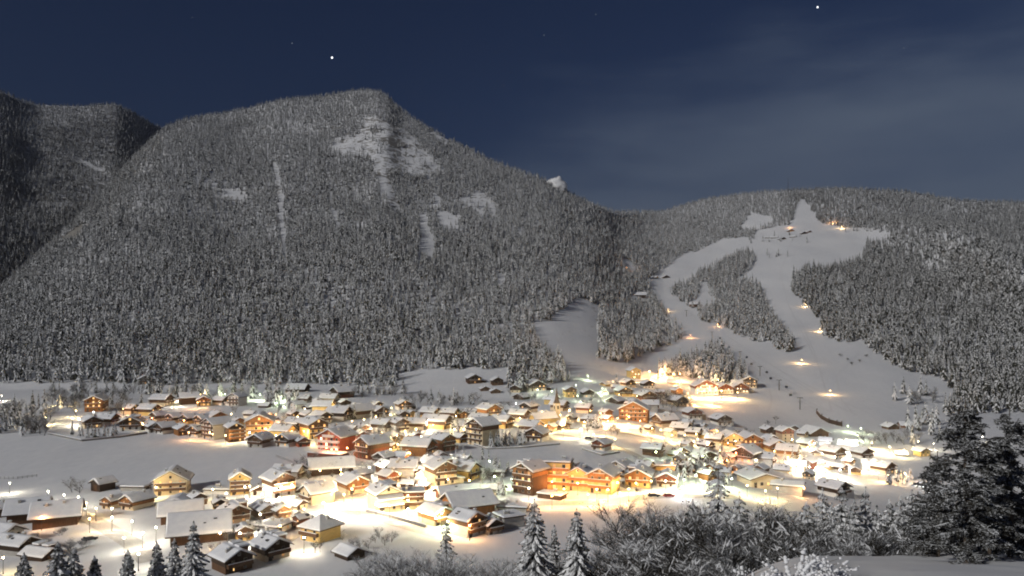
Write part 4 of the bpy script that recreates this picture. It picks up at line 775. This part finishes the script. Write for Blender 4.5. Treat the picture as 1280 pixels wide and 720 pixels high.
q = random.Random(99)  # extra street lamps at random spots, added to brighten the lanes
for poly, n, r0, r1, cols in (([(375, 505), (560, 518), (560, 560), (440, 562), (372, 540)], 12, 7, 11, ('yellow', 'yellow', 'warm', 'white')), ([(560, 520), (760, 515), (765, 545), (690, 548), (560, 548)], 9, 7, 11, ('yellow', 'warm', 'white')), ([(390, 590), (600, 580), (600, 625), (470, 640), (390, 650)], 12, 7, 12, ('white', 'warm', 'yellow')),
        ([(780, 535), (900, 545), (960, 575), (930, 600), (850, 580)], 9, 6, 9, ('warm', 'yellow', 'green', 'orange')), ([(960, 560), (1080, 560), (1090, 600), (1000, 604)], 7, 9, 14, ('white', 'warm', 'yellow')), ([(200, 515), (375, 522), (375, 555), (215, 545)], 8, 6, 9, ('yellow', 'orange', 'warm')), ([(200, 620), (380, 620), (380, 690), (260, 690)], 7, 8, 12, ('white', 'warm'))):
    k = 0; us = [p[0] for p in poly]; vs = [p[1] for p in poly]; seen = [(a[1], a[2]) for a in LAMPS]
    for _ in range(400):
        if k >= n: break
        u, v = q.uniform(min(us), max(us)), q.uniform(min(vs), max(vs))
        if not bool(inpoly(np.array([u]), np.array([v]), poly)[0]) or any(abs(u - a) < 9 and abs(v - b) < 5 for a, b in seen): continue
        gx, gy, _z = ground_at(u, v + 2)
        if any((gx - a['xy'][0]) ** 2 + (gy - a['xy'][1]) ** 2 < a['rad'] ** 2 for a in HOUSES): continue
        lamp(u, v, q.uniform(r0, r1), q.choice(cols)); seen.append((u, v)); k += 1
# lamps out on the ski runs
for u, v, r, c in ((1041, 278, 4, 'orange'), (1052, 284, 4, 'warm'), (1007, 382, 3.5, 'warm'), (1025, 413, 4.5, 'warm'), (1002, 453, 7, 'warm'), (1038, 492, 7, 'warm'), (783, 335, 4, 'orange'), (835, 388, 3, 'warm'), (897, 407, 3.5, 'orange'), (863, 421, 3, 'orange'), (988, 283, 2.5, 'orange'), (1092, 286, 0, '')):
    if r: lamp(u, v, r, c, 'slope_lamp')
for kind in ('street_lamp', 'slope_lamp'):
    by = {}
    for t, u, v, col in LAMPS:
        if t.name.split('.')[0] != kind: continue
        zn = min(HOUSES, key=lambda a: (a['u'] - u) ** 2 + 2.5 * (a['v'] - v) ** 2)['zone'] if kind == 'street_lamp' else 'Z'
        by.setdefault((zn, col), []).append((u, v, t))
    for (zn, col), g in by.items():
        g.sort(key=lambda e: e[:2])
        for i, (u, v, t) in enumerate(g):
            if kind == 'slope_lamp': tag(t, f'{CW[col]} lamp glowing on the ski hill snow, {ORD[i]} such lamp from left', 'lamp', 'lamps out on the ski hill')
            else:
                tx = f'{CW[col]} globe lamp, {ORD[i]} such from left {ZTEXT[zn]}'
                tag(t, ' '.join(tx.split()[:16]), 'street lamp', 'street lamps ' + ZTEXT[zn])
print('lamps', len(LAMPS))

# ------------------------------------------------------------------ trees of the village
def clump(text, kind, n, u0, u1, v0, v1, h0, h1, slope=0.0, seed=1, name=None):
    """n trees of one look standing between photo columns u0..u1 with their feet between rows v0..v1"""
    q = random.Random(seed + int(u0)); grp = text
    for i in range(n):
        u = u0 + (u1 - u0) * (i + q.random()) / n; v = q.uniform(v0, v1) + slope * (u - u0); x, y, z = ground_at(u, v, 186); h = q.uniform(h0, h1) * y / F
        if kind == 'spruce':
            k = q.randrange(4); o = link('spruce', LOW[k]); s = h / LOWH[k]; o.location = (x, y, z - .2); o.scale = (s * q.uniform(.9, 1.25),) * 2 + (s,); o.rotation_euler.z = q.uniform(0, 6.28); tag(o, text, 'tree', grp)
        else:
            bare_tree(dict(bare=BARE, dark=BARED, shrub=SHRUB)[kind], q.randrange(4), (x, y, z - .2), h, text, grp, 'bare_tree' if kind != 'shrub' else 'shrub', 'tree' if kind != 'shrub' else 'shrub')
C = clump
C('frosted bare tree in the dark grove at the left meadow corner', 'bare', 16, -4, 64, 520, 545, 20, 34)
C('dark spruce in the grove at the left meadow corner', 'spruce', 12, 0, 60, 512, 545, 20, 36)
C('lamplit frosted tree round the honey timber house', 'bare', 10, 64, 112, 500, 520, 16, 28)
C('lamplit frosted tree right of the honey timber house', 'bare', 4, 138, 156, 512, 522, 20, 30)
C('frosted tree in the belt before the mountain wood', 'bare', 22, 66, 250, 490, 502, 16, 26)
C('dark spruce in the belt before the mountain wood', 'spruce', 15, 60, 262, 488, 499, 16, 28)
C('spruce among the frosted trees of the left grove', 'spruce', 10, 62, 190, 497, 512, 16, 26)
C('dense dark spruce at the left end of the grove', 'spruce', 12, -6, 58, 528, 547, 20, 32)
C('small dark spruce in the hedge row at the left meadow edge', 'spruce', 11, 90, 146, 542, 549, 13, 22)
C('frosted spruce in the belt above the upper row of houses', 'spruce', 17, 188, 335, 492, 501, 18, 28)
C('greenish lit frosted tree by the upper row lamps', 'bare', 7, 268, 318, 494, 503, 16, 22)
C('frosted spruce in the stand right of the upper row', 'spruce', 13, 332, 374, 500, 513, 22, 34)
C('lone dark spruce on the snow above the yellow chalet', 'spruce', 1, 316, 319, 528, 529, 12, 13)
C('spruce along the wood edge behind the middle of the village', 'spruce', 9, 420, 505, 492, 497, 16, 26)
C('frosted bare tree along the wood edge behind the village', 'bare', 8, 440, 510, 492, 498, 14, 20)
C('grey frosted tree in the row along the raised field', 'bare', 14, 505, 602, 502, 508, 14, 20)
C('spruce rising above the frosted row along the raised field', 'spruce', 7, 530, 600, 503, 507, 16, 24)
C('frosted bush below the uphill hamlet', 'shrub', 12, 598, 645, 508, 520, 9, 14)
C('tall lamplit spruce at the centre of the village', 'spruce', 5, 440, 525, 515, 527, 16, 24)
C('golden lit frosted tree right of the red hotel', 'bare', 9, 442, 500, 545, 566, 18, 28)
C('golden lit spruce right of the red hotel', 'spruce', 7, 445, 510, 548, 570, 14, 24)
C('dark frosted tree beside the russet chalet', 'bare', 5, 534, 562, 572, 580, 12, 18)
C('spruce in the dark hedge beside the field', 'spruce', 14, 612, 656, 556, 560, 16, 25, slope=-.04)
C('spruce in the loose belt between chalets and field', 'spruce', 16, 560, 626, 575, 596, 14, 24)
C('rosy lit small spruce by the field', 'spruce', 10, 618, 660, 578, 596, 10, 18, slope=.2)
C('green lit frosted tree by the green lamp', 'bare', 6, 590, 622, 592, 606, 18, 28)
C('lamplit spruce between the yellow houses', 'spruce', 7, 562, 585, 530, 548, 16, 26)
C('spruce in the little stand on the church square', 'spruce', 6, 734, 752, 533, 537, 15, 22)
C('lit bare tree at the bright street corner', 'bare', 4, 761, 775, 540, 546, 15, 22)
C('dark bare tree uphill of the orange hotel', 'dark', 14, 818, 862, 500, 520, 16, 26)
C('lone spruce at the foot of the slope', 'spruce', 1, 770, 771, 480, 481, 16, 17)
C('orange lit spruce at the foot of the island wood', 'spruce', 8, 820, 860, 468, 474, 14, 20)
C('tree among the hamlet gardens uphill of the church', 'bare', 12, 630, 745, 486, 512, 9, 15)
C('dark bush between the slope chalets', 'dark', 9, 898, 945, 540, 552, 9, 15)
C('lone dark shrub on the open ski run foot', 'dark', 2, 956, 975, 528, 532, 10, 16)
C('dark tree in the quarter right of centre', 'dark', 10, 816, 872, 566, 582, 12, 20)
C('frosted tree in the quarter right of centre', 'bare', 10, 850, 925, 572, 600, 14, 24)
C('snowy spruce in the quarter right of centre', 'spruce', 12, 842, 915, 575, 612, 18, 32)
C('spruce in the yards left of the car park', 'spruce', 10, 965, 1002, 572, 592, 12, 20)
C('orange lit spruce below the right meadow', 'spruce', 9, 1108, 1142, 598, 606, 14, 22)
C('frosted tree above the car park lights', 'bare', 12, 1078, 1150, 548, 560, 14, 22)
C('spruce in the copse right of the car park', 'spruce', 12, 1135, 1176, 530, 556, 18, 32)
C('dark spruce standing alone on the lower ski run', 'spruce', 5, 1118, 1160, 492, 506, 16, 28)
C('grey bare tree on the lower ski run', 'bare', 6, 1128, 1175, 492, 506, 14, 20)
C('frosted fruit tree between the near chalets', 'bare', 8, 262, 345, 660, 700, 16, 24)
C('frosted small tree on the bank below the hipped house', 'bare', 9, 424, 495, 672, 692, 16, 24)
C('bare tree in front of the hipped yellow house', 'dark', 2, 388, 404, 690, 693, 20, 24)
C('frosted tree in the near snowfield', 'bare', 2, 90, 104, 615, 619, 20, 27)
C('grey shrub by the lower left sheds', 'shrub', 9, 20, 110, 668, 700, 12, 20)
C('spruce behind the courtyard barn', 'spruce', 3, 622, 632, 618, 624, 20, 30)
C('bush among the lamplit lanes', 'shrub', 16, 380, 560, 582, 600, 7, 11)
C('bush along the street right of the hotel row', 'shrub', 8, 770, 850, 606, 616, 7, 11)

C('small spruce by the hamlet on top of the ski runs', 'spruce', 10, 940, 1012, 294, 304, 6, 10)
C('dark spruce along the top edge of the upper run', 'spruce', 10, 1050, 1112, 286, 292, 7, 10)
C('lone small spruce on the middle of the big run', 'spruce', 5, 955, 985, 318, 326, 7, 11)
C('dark spruce at the tip of the right-hand wood', 'spruce', 4, 992, 1004, 338, 372, 9, 14)
C('low bush at the lower edge of the big run', 'shrub', 5, 1050, 1085, 444, 458, 4, 6)
C('frosted tree between the roofs right of the red hotel', 'bare', 12, 440, 560, 510, 560, 14, 21)
C('frosted tree among the lanes left of centre', 'bare', 14, 370, 470, 575, 600, 14, 22)
C('frosted tree in the bright streets behind the courtyard barn', 'bare', 12, 480, 600, 570, 615, 14, 23)
C('frosted tree beside the church quarter lanes', 'bare', 12, 570, 735, 520, 545, 12, 19)
C('frosted tree in the gardens of the left lit row', 'bare', 12, 200, 370, 515, 550, 12, 19)
C('frosted tree along the street right of the orange hotel', 'bare', 10, 800, 930, 530, 565, 9, 15)

# ------------------------------------------------------------------ near slope: firs, rimed thicket, the big dark trees and the snowbank bush
def at_depth(u, y): x = (u - U0) / F * y; return (x, y, gz(x, y))
def near_fir(u, vtop, y, label, seed, rr=.24, wh=24, per=8):
    x, yy, z = at_depth(u, y); h = CZ - (vtop - V0) / F * y - z; return fine_tree((x, yy, z - .2), h, h * rr, seed, label, 'firs on the near slope', wh, per)
near_fir(668, 622, 128, 'tallest snow-hung fir before the hotel row, left of the pair', 101, .31, 26)
near_fir(721, 634, 120, 'second snow-hung fir of the pair, right of the tallest', 102, .27, 26)
near_fir(693, 655, 138, 'slim small fir half hidden between the two snow-hung firs', 103, .18)
near_fir(242, 650, 132, 'tall snowy fir against the big barn roof, lower left', 104, .24)
near_fir(218, 672, 140, 'lower snowy fir just left of the tall one by the barn roof', 105, .25)
near_fir(196, 676, 136, 'broad dark fir before the bright lane, lower left', 106, .26)
near_fir(160, 686, 132, 'dark fir alone on the snow, lower left', 107, .30)
near_fir(118, 694, 126, 'short dark fir beside the grey sheds, lower left', 108, .34)
near_fir(72, 676, 122, 'snow-streaked fir above the bottom edge, lower left', 109, .34)
near_fir(30, 690, 124, 'leftmost low snowy fir at the bottom edge', 110, .36)
near_fir(92, 684, 130, 'stout snowy fir right of the snow-streaked one, lower left', 111, .34)
near_fir(558, 648, 168, 'slim dark fir before the white and brown chalet', 112, .20)
near_fir(898, 572, 128, 'tall dark fir rising over the thicket right of centre', 113, .26, 26)
near_fir(1028, 608, 112, 'dark fir left of the bright car park end', 114, .26)
near_fir(1052, 604, 108, 'taller dark fir below the car park', 115, .26)
near_fir(1082, 606, 112, 'frosted fir standing right of the taller dark fir', 116, .24)
near_fir(1008, 624, 104, 'shorter fir at the left end of the right row', 117, .30)
near_fir(1112, 622, 104, 'snowy fir in the middle of the right row', 118, .30)
near_fir(1140, 610, 110, 'fir before the orange lamps in the right row', 119, .28)
near_fir(976, 634, 110, 'low fir at the edge of the rimed thicket', 120, .32)
near_fir(1160, 600, 92, 'fir touching the big dark trees at right', 121, .30)
for u, vt, y, lb in ((838, 640, 118, 'dark fir at the left end of the dense thicket, below the hotel row'), (866, 622, 112, 'dark fir in the left half of the dense thicket'), (924, 612, 116, 'dark fir right of the tall one over the thicket'), (950, 632, 108, 'short dark fir at the right end of the dense thicket'), (1040, 626, 100, 'dark low fir between the two below the car park'), (1068, 622, 98, 'dark fir right of the pair below the car park'), (1096, 630, 100, 'dark low fir in the middle of the right row'), (1126, 618, 98, 'dark fir before the orange lamps, left of another'), (1150, 622, 90, 'dark fir just left of the big dark conifers')): near_fir(u, vt, y, lb, int(u) + 500, .30, 20)
q = random.Random(77)
def thicket(text, kind, n, u0, u1, vt0, vt1, y0, y1, name='rimed_tree'):
    for i in range(n):
        u = u0 + (u1 - u0) * (i + q.random()) / n; y = q.uniform(y0, y1); x, yy, z = at_depth(u, y); vt = q.uniform(vt0, vt1); h = max(2.0, CZ - (vt - V0) / F * y - z)
        bare_tree(kind, q.randrange(4), (x, yy, z - .3), h, text, text, name, 'tree')
thicket('rimed grey tree in the low thicket along the bottom edge', NEARB, 26, 450, 650, 672, 700, 120, 165)
thicket('rimed tree between and beside the two snow-hung firs', NEARB, 14, 640, 800, 668, 700, 110, 150)
thicket('dark rimed tree in the dense thicket right of the two firs', NEARD, 38, 796, 955, 600, 662, 88, 130)
thicket('grey rimed tree in the dense thicket right of the two firs', NEARB, 12, 800, 985, 622, 680, 84, 120)
thicket('grey rimed tree in the row behind the snowbank', NEARB, 9, 950, 1165, 640, 680, 78, 105)
thicket('dark rimed tree in the row behind the snowbank', NEARD, 26, 965, 1175, 622, 668, 76, 108)
thicket('dark tangled tree filling the gaps at the right edge', NEARD, 12, 1165, 1290, 560, 660, 54, 80)

def larch(h, seed, levels=5):
    """large dark conifer with open limbs: trunk, limbs and a crown of twig tufts, some carrying snow"""
    g = random.Random(seed); tr = MB(); cr = MB(); tr.tube([(0, 0, -1), (.1, 0, h * .35), (0, .1, h * .7), (0, 0, h)], [h * .019, h * .014, h * .007, .02], 9)
    for k in range(84):
        t = (k + g.random()) / 84; z = h * (.06 + .88 * t); ln = h * (.33 * (1 - t) ** .7 + .04) * g.uniform(.7, 1.2); a = g.uniform(0, 6.28); d = Vector((math.cos(a), math.sin(a), g.uniform(-.12, .2)))
        pts = [Vector((0, 0, z))]; dd = d.copy()
        for s in range(5): dd = (dd + Vector((g.uniform(-.2, .2), g.uniform(-.2, .2), g.uniform(-.18, .12)))).normalized(); pts.append(pts[-1] + dd * ln / 5)
        cr.tube(pts, [.05 + .02 * ln * .3 * (1 - i / 5) for i in range(6)], 4, 0, False)
        for s in range(int(46 * ln / (h * .15)) + 14):
            e = g.uniform(.15, 1.0); j = min(int(e * 5), 4); o = pts[j].lerp(pts[j + 1], e * 5 - j); w = Vector((g.uniform(-1, 1), g.uniform(-1, 1), g.uniform(-.9, .35))).normalized() * g.uniform(.25, .75) * (h / 15)
            cr.tube([o, o + w * .5 + Vector((0, 0, .03)), o + w], [.022, .018, .008], 3, 0, False)
            for f in range(9):
                c = o + w * g.uniform(.3, 1.0); sz = g.uniform(.06, .18) * (h / 15); v = [Vector((g.uniform(-1, 1), g.uniform(-1, 1), g.uniform(-.7, .5))) * sz for _ in range(4)]; cr.quad([c + x for x in v]) if g.random() < .5 else cr.quad([c + x for x in v[:3]])
    return tr, cr
for u, vt, y, sd, lb in ((1207, 496, 50, 1, 'big dark snow-flecked conifer at the right edge, nearest of all'), (1262, 505, 55, 2, 'dark conifer at the far right edge beside the biggest one'), (1172, 560, 60, 3, 'smaller dark conifer on the left flank of the biggest one'), (1236, 560, 62, 4, 'dark conifer filling the gap between the two big right-hand ones')):
    x, yy, z = at_depth(u, y); h_ = CZ - (vt - V0) / F * y - z; t = empty('dark_conifer', (x, yy, z - .2)); a, b = larch(h_, sd); a.build('trunk', 'bark', t); b.build('crown', 'dark_twig', t); tag(t, lb, 'tree')

def snow_bush(u, y, h, seed, label):
    x, yy, z = at_depth(u, y); g = random.Random(seed); t = empty('snowy_bush', (x, yy, z - .1)); tw = MB(); sn = MB()
    for k in range(16):
        a = g.uniform(0, 6.28); d = Vector((math.cos(a) * .9, math.sin(a) * .6, g.uniform(.35, 1.0))).normalized(); p = Vector((g.uniform(-.3, .3), g.uniform(-.3, .3), 0)); pts = [p]; ln = h * g.uniform(.7, 1.35)
        for s in range(5): d = (d + Vector((g.uniform(-.25, .25), g.uniform(-.25, .25), g.uniform(-.22, .12)))).normalized(); pts.append(pts[-1] + d * ln / 5)
        tw.tube(pts, [.022, .018, .015, .012, .010, .006], 4)
        for s in range(1, 6):
            for _ in range(4):
                if g.random() < .8: o = pts[s].lerp(pts[s - 1], g.random()); r = g.uniform(.025, .07) * h / .9; sn.ball(o + Vector((0, 0, r * .5)), r, 0, 7, 5, .8, .14)
            if g.random() < .7:
                e = pts[s] + Vector((g.uniform(-1, 1), g.uniform(-1, 1), g.uniform(-.2, .8))) * .22 * h; tw.tube([pts[s], e], [.010, .005], 3); r = .035 * h / .9; sn.ball(e, r * g.uniform(.7, 1.2), 0, 7, 5, .85, .14)
    tw.build('twigs', 'bark', t); sn.build('snow_clumps', 'snow', t, True); tag(t, label, 'bush')
snow_bush(990, 33, 1.5, 1, 'bush with fat snow clumps at the bottom edge, largest'); snow_bush(1035, 36, 1.2, 2, 'bush with snow clumps on the bank, right of the largest'); snow_bush(940, 34, 1.1, 3, 'low bush with snow clumps, left of the largest'); snow_bush(908, 40, .9, 4, 'smallest clumped bush at the left end of the snowbank')

# ------------------------------------------------------------------ fences, masts, lifts, cars, roads
def drape(name, pts, width, m, lift, kind, label=None):
    P = [ground_at(u, v) for u, v in pts]; xs = [];
    for (a, b) in zip(P[:-1], P[1:]):
        n = max(2, int(math.hypot(b[0] - a[0], b[1] - a[1]) / 3)); xs += [(a[0] + (b[0] - a[0]) * i / n, a[1] + (b[1] - a[1]) * i / n) for i in range(n)]
    xs.append(P[-1][:2]); b = MB(); n = len(xs)
    sx = np.array(xs); k = np.ones(7) / 7; px = np.pad(sx, ((3, 3), (0, 0)), mode='edge'); sx = np.stack([np.convolve(px[:, 0], k, 'valid'), np.convolve(px[:, 1], k, 'valid')], 1)
    for i in range(n):
        d = sx[min(i + 1, n - 1)] - sx[max(i - 1, 0)]; d = d / (np.linalg.norm(d) + 1e-6); nn = np.array([-d[1], d[0]])
        for s in (-1, -.5, 0, .5, 1): p = sx[i] + nn * s * width / 2; b.v.append((p[0], p[1], gz(*p) + lift))
    for i in range(n - 1):
        for j in range(4): b.f.append((i * 5 + j, i * 5 + j + 1, i * 5 + 6 + j, i * 5 + 5 + j)); b.m.append(0)
    o = b.build(name, m); tag(o, label, None, None, kind); return o
drape('road', [(330, 690), (372, 664), (408, 640), (452, 641), (505, 656), (560, 672)], 7, 'packed_snow', .06, 'structure')
drape('road', [(20, 628), (70, 634), (112, 648), (140, 664), (172, 684), (190, 705)], 6, 'packed_snow', .06, 'structure')
drape('road', [(660, 630), (720, 628), (760, 630), (800, 621), (860, 620), (930, 622)], 7, 'packed_snow', .06, 'structure')
drape('road', [(690, 542), (740, 550), (790, 566), (835, 592)], 5, 'packed_snow', .06, 'structure')
drape('road', [(700, 536), (760, 538), (815, 548), (870, 561), (940, 572), (1000, 585)], 7, 'packed_snow', .064, 'structure')
def terrace():
    x, y, z = ground_at(410, 571); t = empty('hotel_terrace', (x, y, z), R(-22)); b = MB(); b.box(-9, 9, -3.5, 3.5, -2, 2.0); b.build('base', 'wood_red', t); s = MB(); s.box(-9.3, 9.3, -3.8, 3.8, 2.003, 2.4); s.build('snow_deck', 'snow', t)
    tag(t, 'low snow-covered terrace in front of the red hotel', 'terrace')
terrace()
drape('road', [(395, 560), (450, 560), (500, 575), (530, 605), (520, 620)], 6, 'packed_snow', .064, 'structure')
for tr_ in ([(872, 392), (905, 418), (950, 446), (1000, 480), (1060, 515)], [(880, 410), (930, 450), (975, 485), (1020, 512)], [(990, 300), (975, 340), (985, 380), (1010, 430), (1030, 470)], [(1075, 440), (1045, 470), (1052, 500), (1070, 520)], [(960, 480), (965, 500), (958, 520)], [(930, 492), (945, 505), (950, 525)], [(905, 428), (960, 462), (1015, 492), (1075, 520)], [(920, 430), (975, 463), (1030, 492), (1090, 518)], [(890, 424), (945, 462), (1000, 497), (1040, 516)], [(1000, 400), (1018, 440), (1030, 480), (1040, 515)], [(985, 310), (1020, 318), (1060, 312)], [(980, 330), (1010, 325), (1050, 325)]): drape('ski_track', tr_, 1.8, 'track_snow', .08, 'structure')
def fence(pts, label, ht=1.1, step=2.6, wall=False):
    P = [ground_at(u, v) for u, v in pts]; t = empty('stone_wall' if wall else 'fence', P[0]); b = MB(); posts = []
    o = Vector(P[0]); bar = MB(); q2 = []
    for a, c in zip(P[:-1], P[1:]):
        n = max(1, int(math.hypot(c[0] - a[0], c[1] - a[1]) / step))
        for i in range(n): q2.append((a[0] + (c[0] - a[0]) * i / n, a[1] + (c[1] - a[1]) * i / n))
    q2.append(P[-1][:2]); q3 = [Vector((x, y, gz(x, y))) - o for x, y in q2]
    for a, c in zip(q3[:-1], q3[1:]):
        if wall:
            d = (c - a).normalized(); nn = Vector((-d.y, d.x, 0)) * .25
            for lo, hi, mi in ((-.5, ht, 0), (ht + .004, ht + .3, 1)):
                vs = [a + nn, c + nn, c - nn, a - nn]; n = len(bar.v); bar.v += [tuple(p + Vector((0, 0, lo))) for p in vs] + [tuple(p + Vector((0, 0, hi))) for p in vs]; bar.f += [tuple(n + i for i in f) for f in ((3, 2, 1, 0), (4, 5, 6, 7), (0, 1, 5, 4), (1, 2, 6, 5), (2, 3, 7, 6), (3, 0, 4, 7))]; bar.m += [mi] * 6
        else:
            for z in (.45, .9): bar.tube([a + Vector((0, 0, z)), c + Vector((0, 0, z))], [.07, .07], 5)
    if wall: bar.build('wall', ['stone', 'snow'], t)
    else:
        bar.build('rails', 'snowy_fence', t); po = MB()
        for p in q3[:95]: link('post', POST, t).location = p
    tag(t, label, 'wall' if wall else 'fence')
_p = MB(); _p.tube([(0, 0, -.4), (0, 0, 1.15)], [.08, .07], 6); POST = _p.mesh('post', 'wood_dark')
fence([(60, 543), (102, 552), (150, 547), (184, 542)], 'low snow-topped wall round the grove at the left meadow edge', .9, wall=True)
fence([(768, 560), (800, 575), (822, 592)], 'dark board fence beside the lane behind the white house', 1.0, 1.6)
fence([(458, 640), (490, 648), (532, 660)], 'snow-topped retaining wall along the bright road', 1.0, wall=True)
fence([(728, 562), (752, 570), (775, 566)], 'snow-topped garden wall round the lone white and russet house', .7, wall=True)
fence([(583, 553), (610, 562), (655, 560), (700, 556)], 'low wall below the dark hedge of spruces', .7, wall=True)
fence([(345, 571), (368, 580), (388, 592)], 'dark fence line crossing the corner of the left meadow', 1.0, 1.6)
fence([(0, 599), (22, 599), (46, 596)], 'dark fence across the left meadow near its lower edge', 1.3, 1.6)
# curved dark barrier at the foot of the run
def barrier():
    P = [ground_at(*p) for p in ((1021, 517), (1027, 524), (1036, 529), (1046, 532), (1052, 533))]; t = empty('lift_barrier', P[0]); o = Vector(P[0]); b = MB()
    for a, c in zip(P[:-1], P[1:]):
        a, c = Vector(a) - o, Vector(c) - o; d = Vector((0, 1.6, 0)); n = len(b.v); b.v += [tuple(p) for p in (a, c, c + d, a + d)] + [tuple(p + Vector((0, 0, 3.4))) for p in (a, c, c + d, a + d)]
        b.f += [tuple(n + i for i in f) for f in ((4, 5, 6, 7), (0, 1, 5, 4), (1, 2, 6, 5), (2, 3, 7, 6), (3, 0, 4, 7))]; b.m += [1, 0, 0, 0, 0]
    b.build('boards', ['wood_dark', 'snowy_fence'], t)
    for p in P: s = MB(); s.box(-.3, .3, -.3, .3, -.5, 4.4); so_ = s.build('post', 'wood_dark', t); so_.location = Vector(p) - o + Vector((0, -.5, 0))
    tag(t, 'long curved dark barrier at the foot of the ski run', 'barrier')
barrier()
# gondola lift: towers and cabins over the run
def lift():
    pts = [(1000, 512), (974, 488), (950, 470), (925, 450), (890, 424), (858, 396), (838, 366)]; T = []
    for i, (u, v) in enumerate(pts):
        x, y, z = ground_at(u, v); t = empty('lift_tower', (x, y, z)); b = MB(); b.tube([(0, 0, -1), (0, 0, 10)], [.45, .3], 8); b.build('pole', 'iron', t); s = MB(); s.box(-2.6, 2.6, -.25, .25, 10.003, 10.5); s.build('crossarm', 'iron', t)
        tag(t, f'grey lift tower on the ski hill, {ORD[i]} up the line from the valley', 'lift tower', 'towers of the ski lift'); T.append(Vector((x, y, z + 10.2)))
    for sd in (-2.4, 2.4):
        b = MB()
        for a, c in zip(T[:-1], T[1:]): b.tube([a + Vector((sd, 0, 0)) - T[0], c + Vector((sd, 0, 0)) - T[0]], [.03, .03], 4)
        o = b.build('lift_cable', 'iron'); o.location = T[0]; tag(o, 'thin cable of the ski lift, ' + ('left strand' if sd < 0 else 'right strand'), 'cable')
    k = 0
    for i, (a, c) in enumerate(zip(T[:4], T[1:5])):
        for e in (.3, .75):
            p = a.lerp(c, e) + Vector((2.4 if k % 2 else -2.4, 0, 0)); t = empty('lift_cabin', p); s = MB(); s.box(-1.1, 1.1, -1.0, 1.0, -3.6, -1.4); s.box(-.8, .8, -.8, .8, -1.397, -1.2, 1); s.build('cabin', ['car_paint_dark', 'snow'], t); s = MB(); s.tube([(0, 0, -1.3), (0, 0, 0)], [.08, .08], 5); s.build('hanger', 'iron', t); k += 1
            tag(t, f'small dark lift cabin hanging over the run, {ORD[k - 1]} from the valley', 'lift cabin', 'cabins of the ski lift')
lift()
def mast():
    y = 2595.0; x = (985 - U0) / F * y; t = empty('radio_mast', (x, y, gz(x, y))); b = MB(); b.tube([(0, 0, -3), (0, 0, 24), (0, 0, 48)], [.9, .7, .3], 6); b.build('pole', 'iron', t); s = MB()
    for z_ in (40, 44): s.box(-1.6, 1.6, -.2, .2, z_, z_ + .4)
    s.build('antenna', 'iron', t); tag(t, 'thin radio mast on top of the ski hill', 'mast')
mast()
def car(u, v, rz, paint, label):
    x, y, z = ground_at(u, v); t = empty('parked_car', (x, y, z), rz); b = MB()
    b.prism([(-2.1, .32), (2.1, .32), (2.15, .75), (1.3, .90), (-2.0, .92), (-2.15, .7)], -.85, .85); b.build('body', paint, t)
    g = MB(); g.prism([(-1.7, .921), (1.0, .921), (.45, 1.38), (-1.3, 1.38)], -.76, .76); g.build('cabin_glass', 'glass_dark', t); s = MB(); s.prism([(-1.45, 1.383), (.55, 1.383), (.4, 1.52), (-1.3, 1.52)], -.72, .72); s.box(1.25, 2.0, -.7, .7, .925, 1.0); s.build('roof_snow', 'snow', t)
    for wx in (-1.3, 1.3):
        for wy in (-.86, .86): w = MB(); w.tube([(wx, wy - .1, .32), (wx, wy + .1, .32)], [.32, .32], 12); w.build('wheel', 'rubber', t)
    tag(t, label, 'car')
car(817, 621, .1, 'car_paint_dark', 'small dark car parked on the lit lot below the yellow chalet'); car(836, 621, .1, 'car_paint_red', 'red car with snowy roof parked right of the dark car'); car(736, 549, -.4, 'car_paint_dark', 'dark car on the lane by the church square'); car(686, 541, .3, 'car_paint_dark', 'dark car in the glare beside the church')
car(112, 676, .8, 'car_paint_dark', 'dark car in the bright yard, lower left')
# stars
def star(u, v, d, r, label):
    b = MB(); b.ball((0, 0, 0), r, 0, 10, 6); o = b.build('star', 'star_glow' if r > 30 else 'star_faint'); o.location = ((u - U0) / F * d, d, CZ - (v - V0) / F * d); tag(o, label, 'star', 'stars in the night sky')
mat('star_faint', (0, 0, 0), 1.0, emit=(.8, .9, 1.0), est=.35)
mat('star_glow', (0, 0, 0), 1.0, emit=(.93, .96, 1.0), est=2.5)
star(415, 72, 30000, 38, 'brightest star above the pointed mountain'); star(1022, 9, 30000, 34, 'bright star near the top edge at right')
for i, (u, v, r) in enumerate(((365, 54, 17), (680, 44, 14), (745, 18, 13), (838, 86, 12), (630, 107, 12), (540, 78, 11), (978, 31, 12), (240, 22, 11), (1130, 60, 12), (890, 30, 11))): star(u, v, 30000, r, f'faint star, {ORD[sorted([365, 680, 745, 838, 630, 540, 978, 240, 1130, 890]).index(u)]} faint one from left')

# ------------------------------------------------------------------ thin haze over the whole valley, added for a glow round the lamps
def haze():
    g = bpy.data.objects['ground']; co = np.array([v.co[:] for v in g.data.vertices]); lo, hi = co.min(0), co.max(0); top = max(hi[2], 830) + 30
    b = MB(); b.box(lo[0] - 20, hi[0] + 20, lo[1] - 20, hi[1] + 20, lo[2] - 1, top); m = bpy.data.materials.new('haze'); m.use_nodes = True; t = m.node_tree; t.nodes.clear()
    o = t.nodes.new('ShaderNodeOutputMaterial'); v = t.nodes.new('ShaderNodeVolumePrincipled'); v.inputs['Density'].default_value = 0.95e-4; v.inputs['Anisotropy'].default_value = 0.86; v.inputs['Color'].default_value = (.95, .96, 1, 1)
    t.links.new(v.outputs[0], o.inputs['Volume']); MATS['haze'] = m; ob = b.build('haze', 'haze'); ob['kind'] = 'stuff'; print('haze', lo, hi, top)
haze()
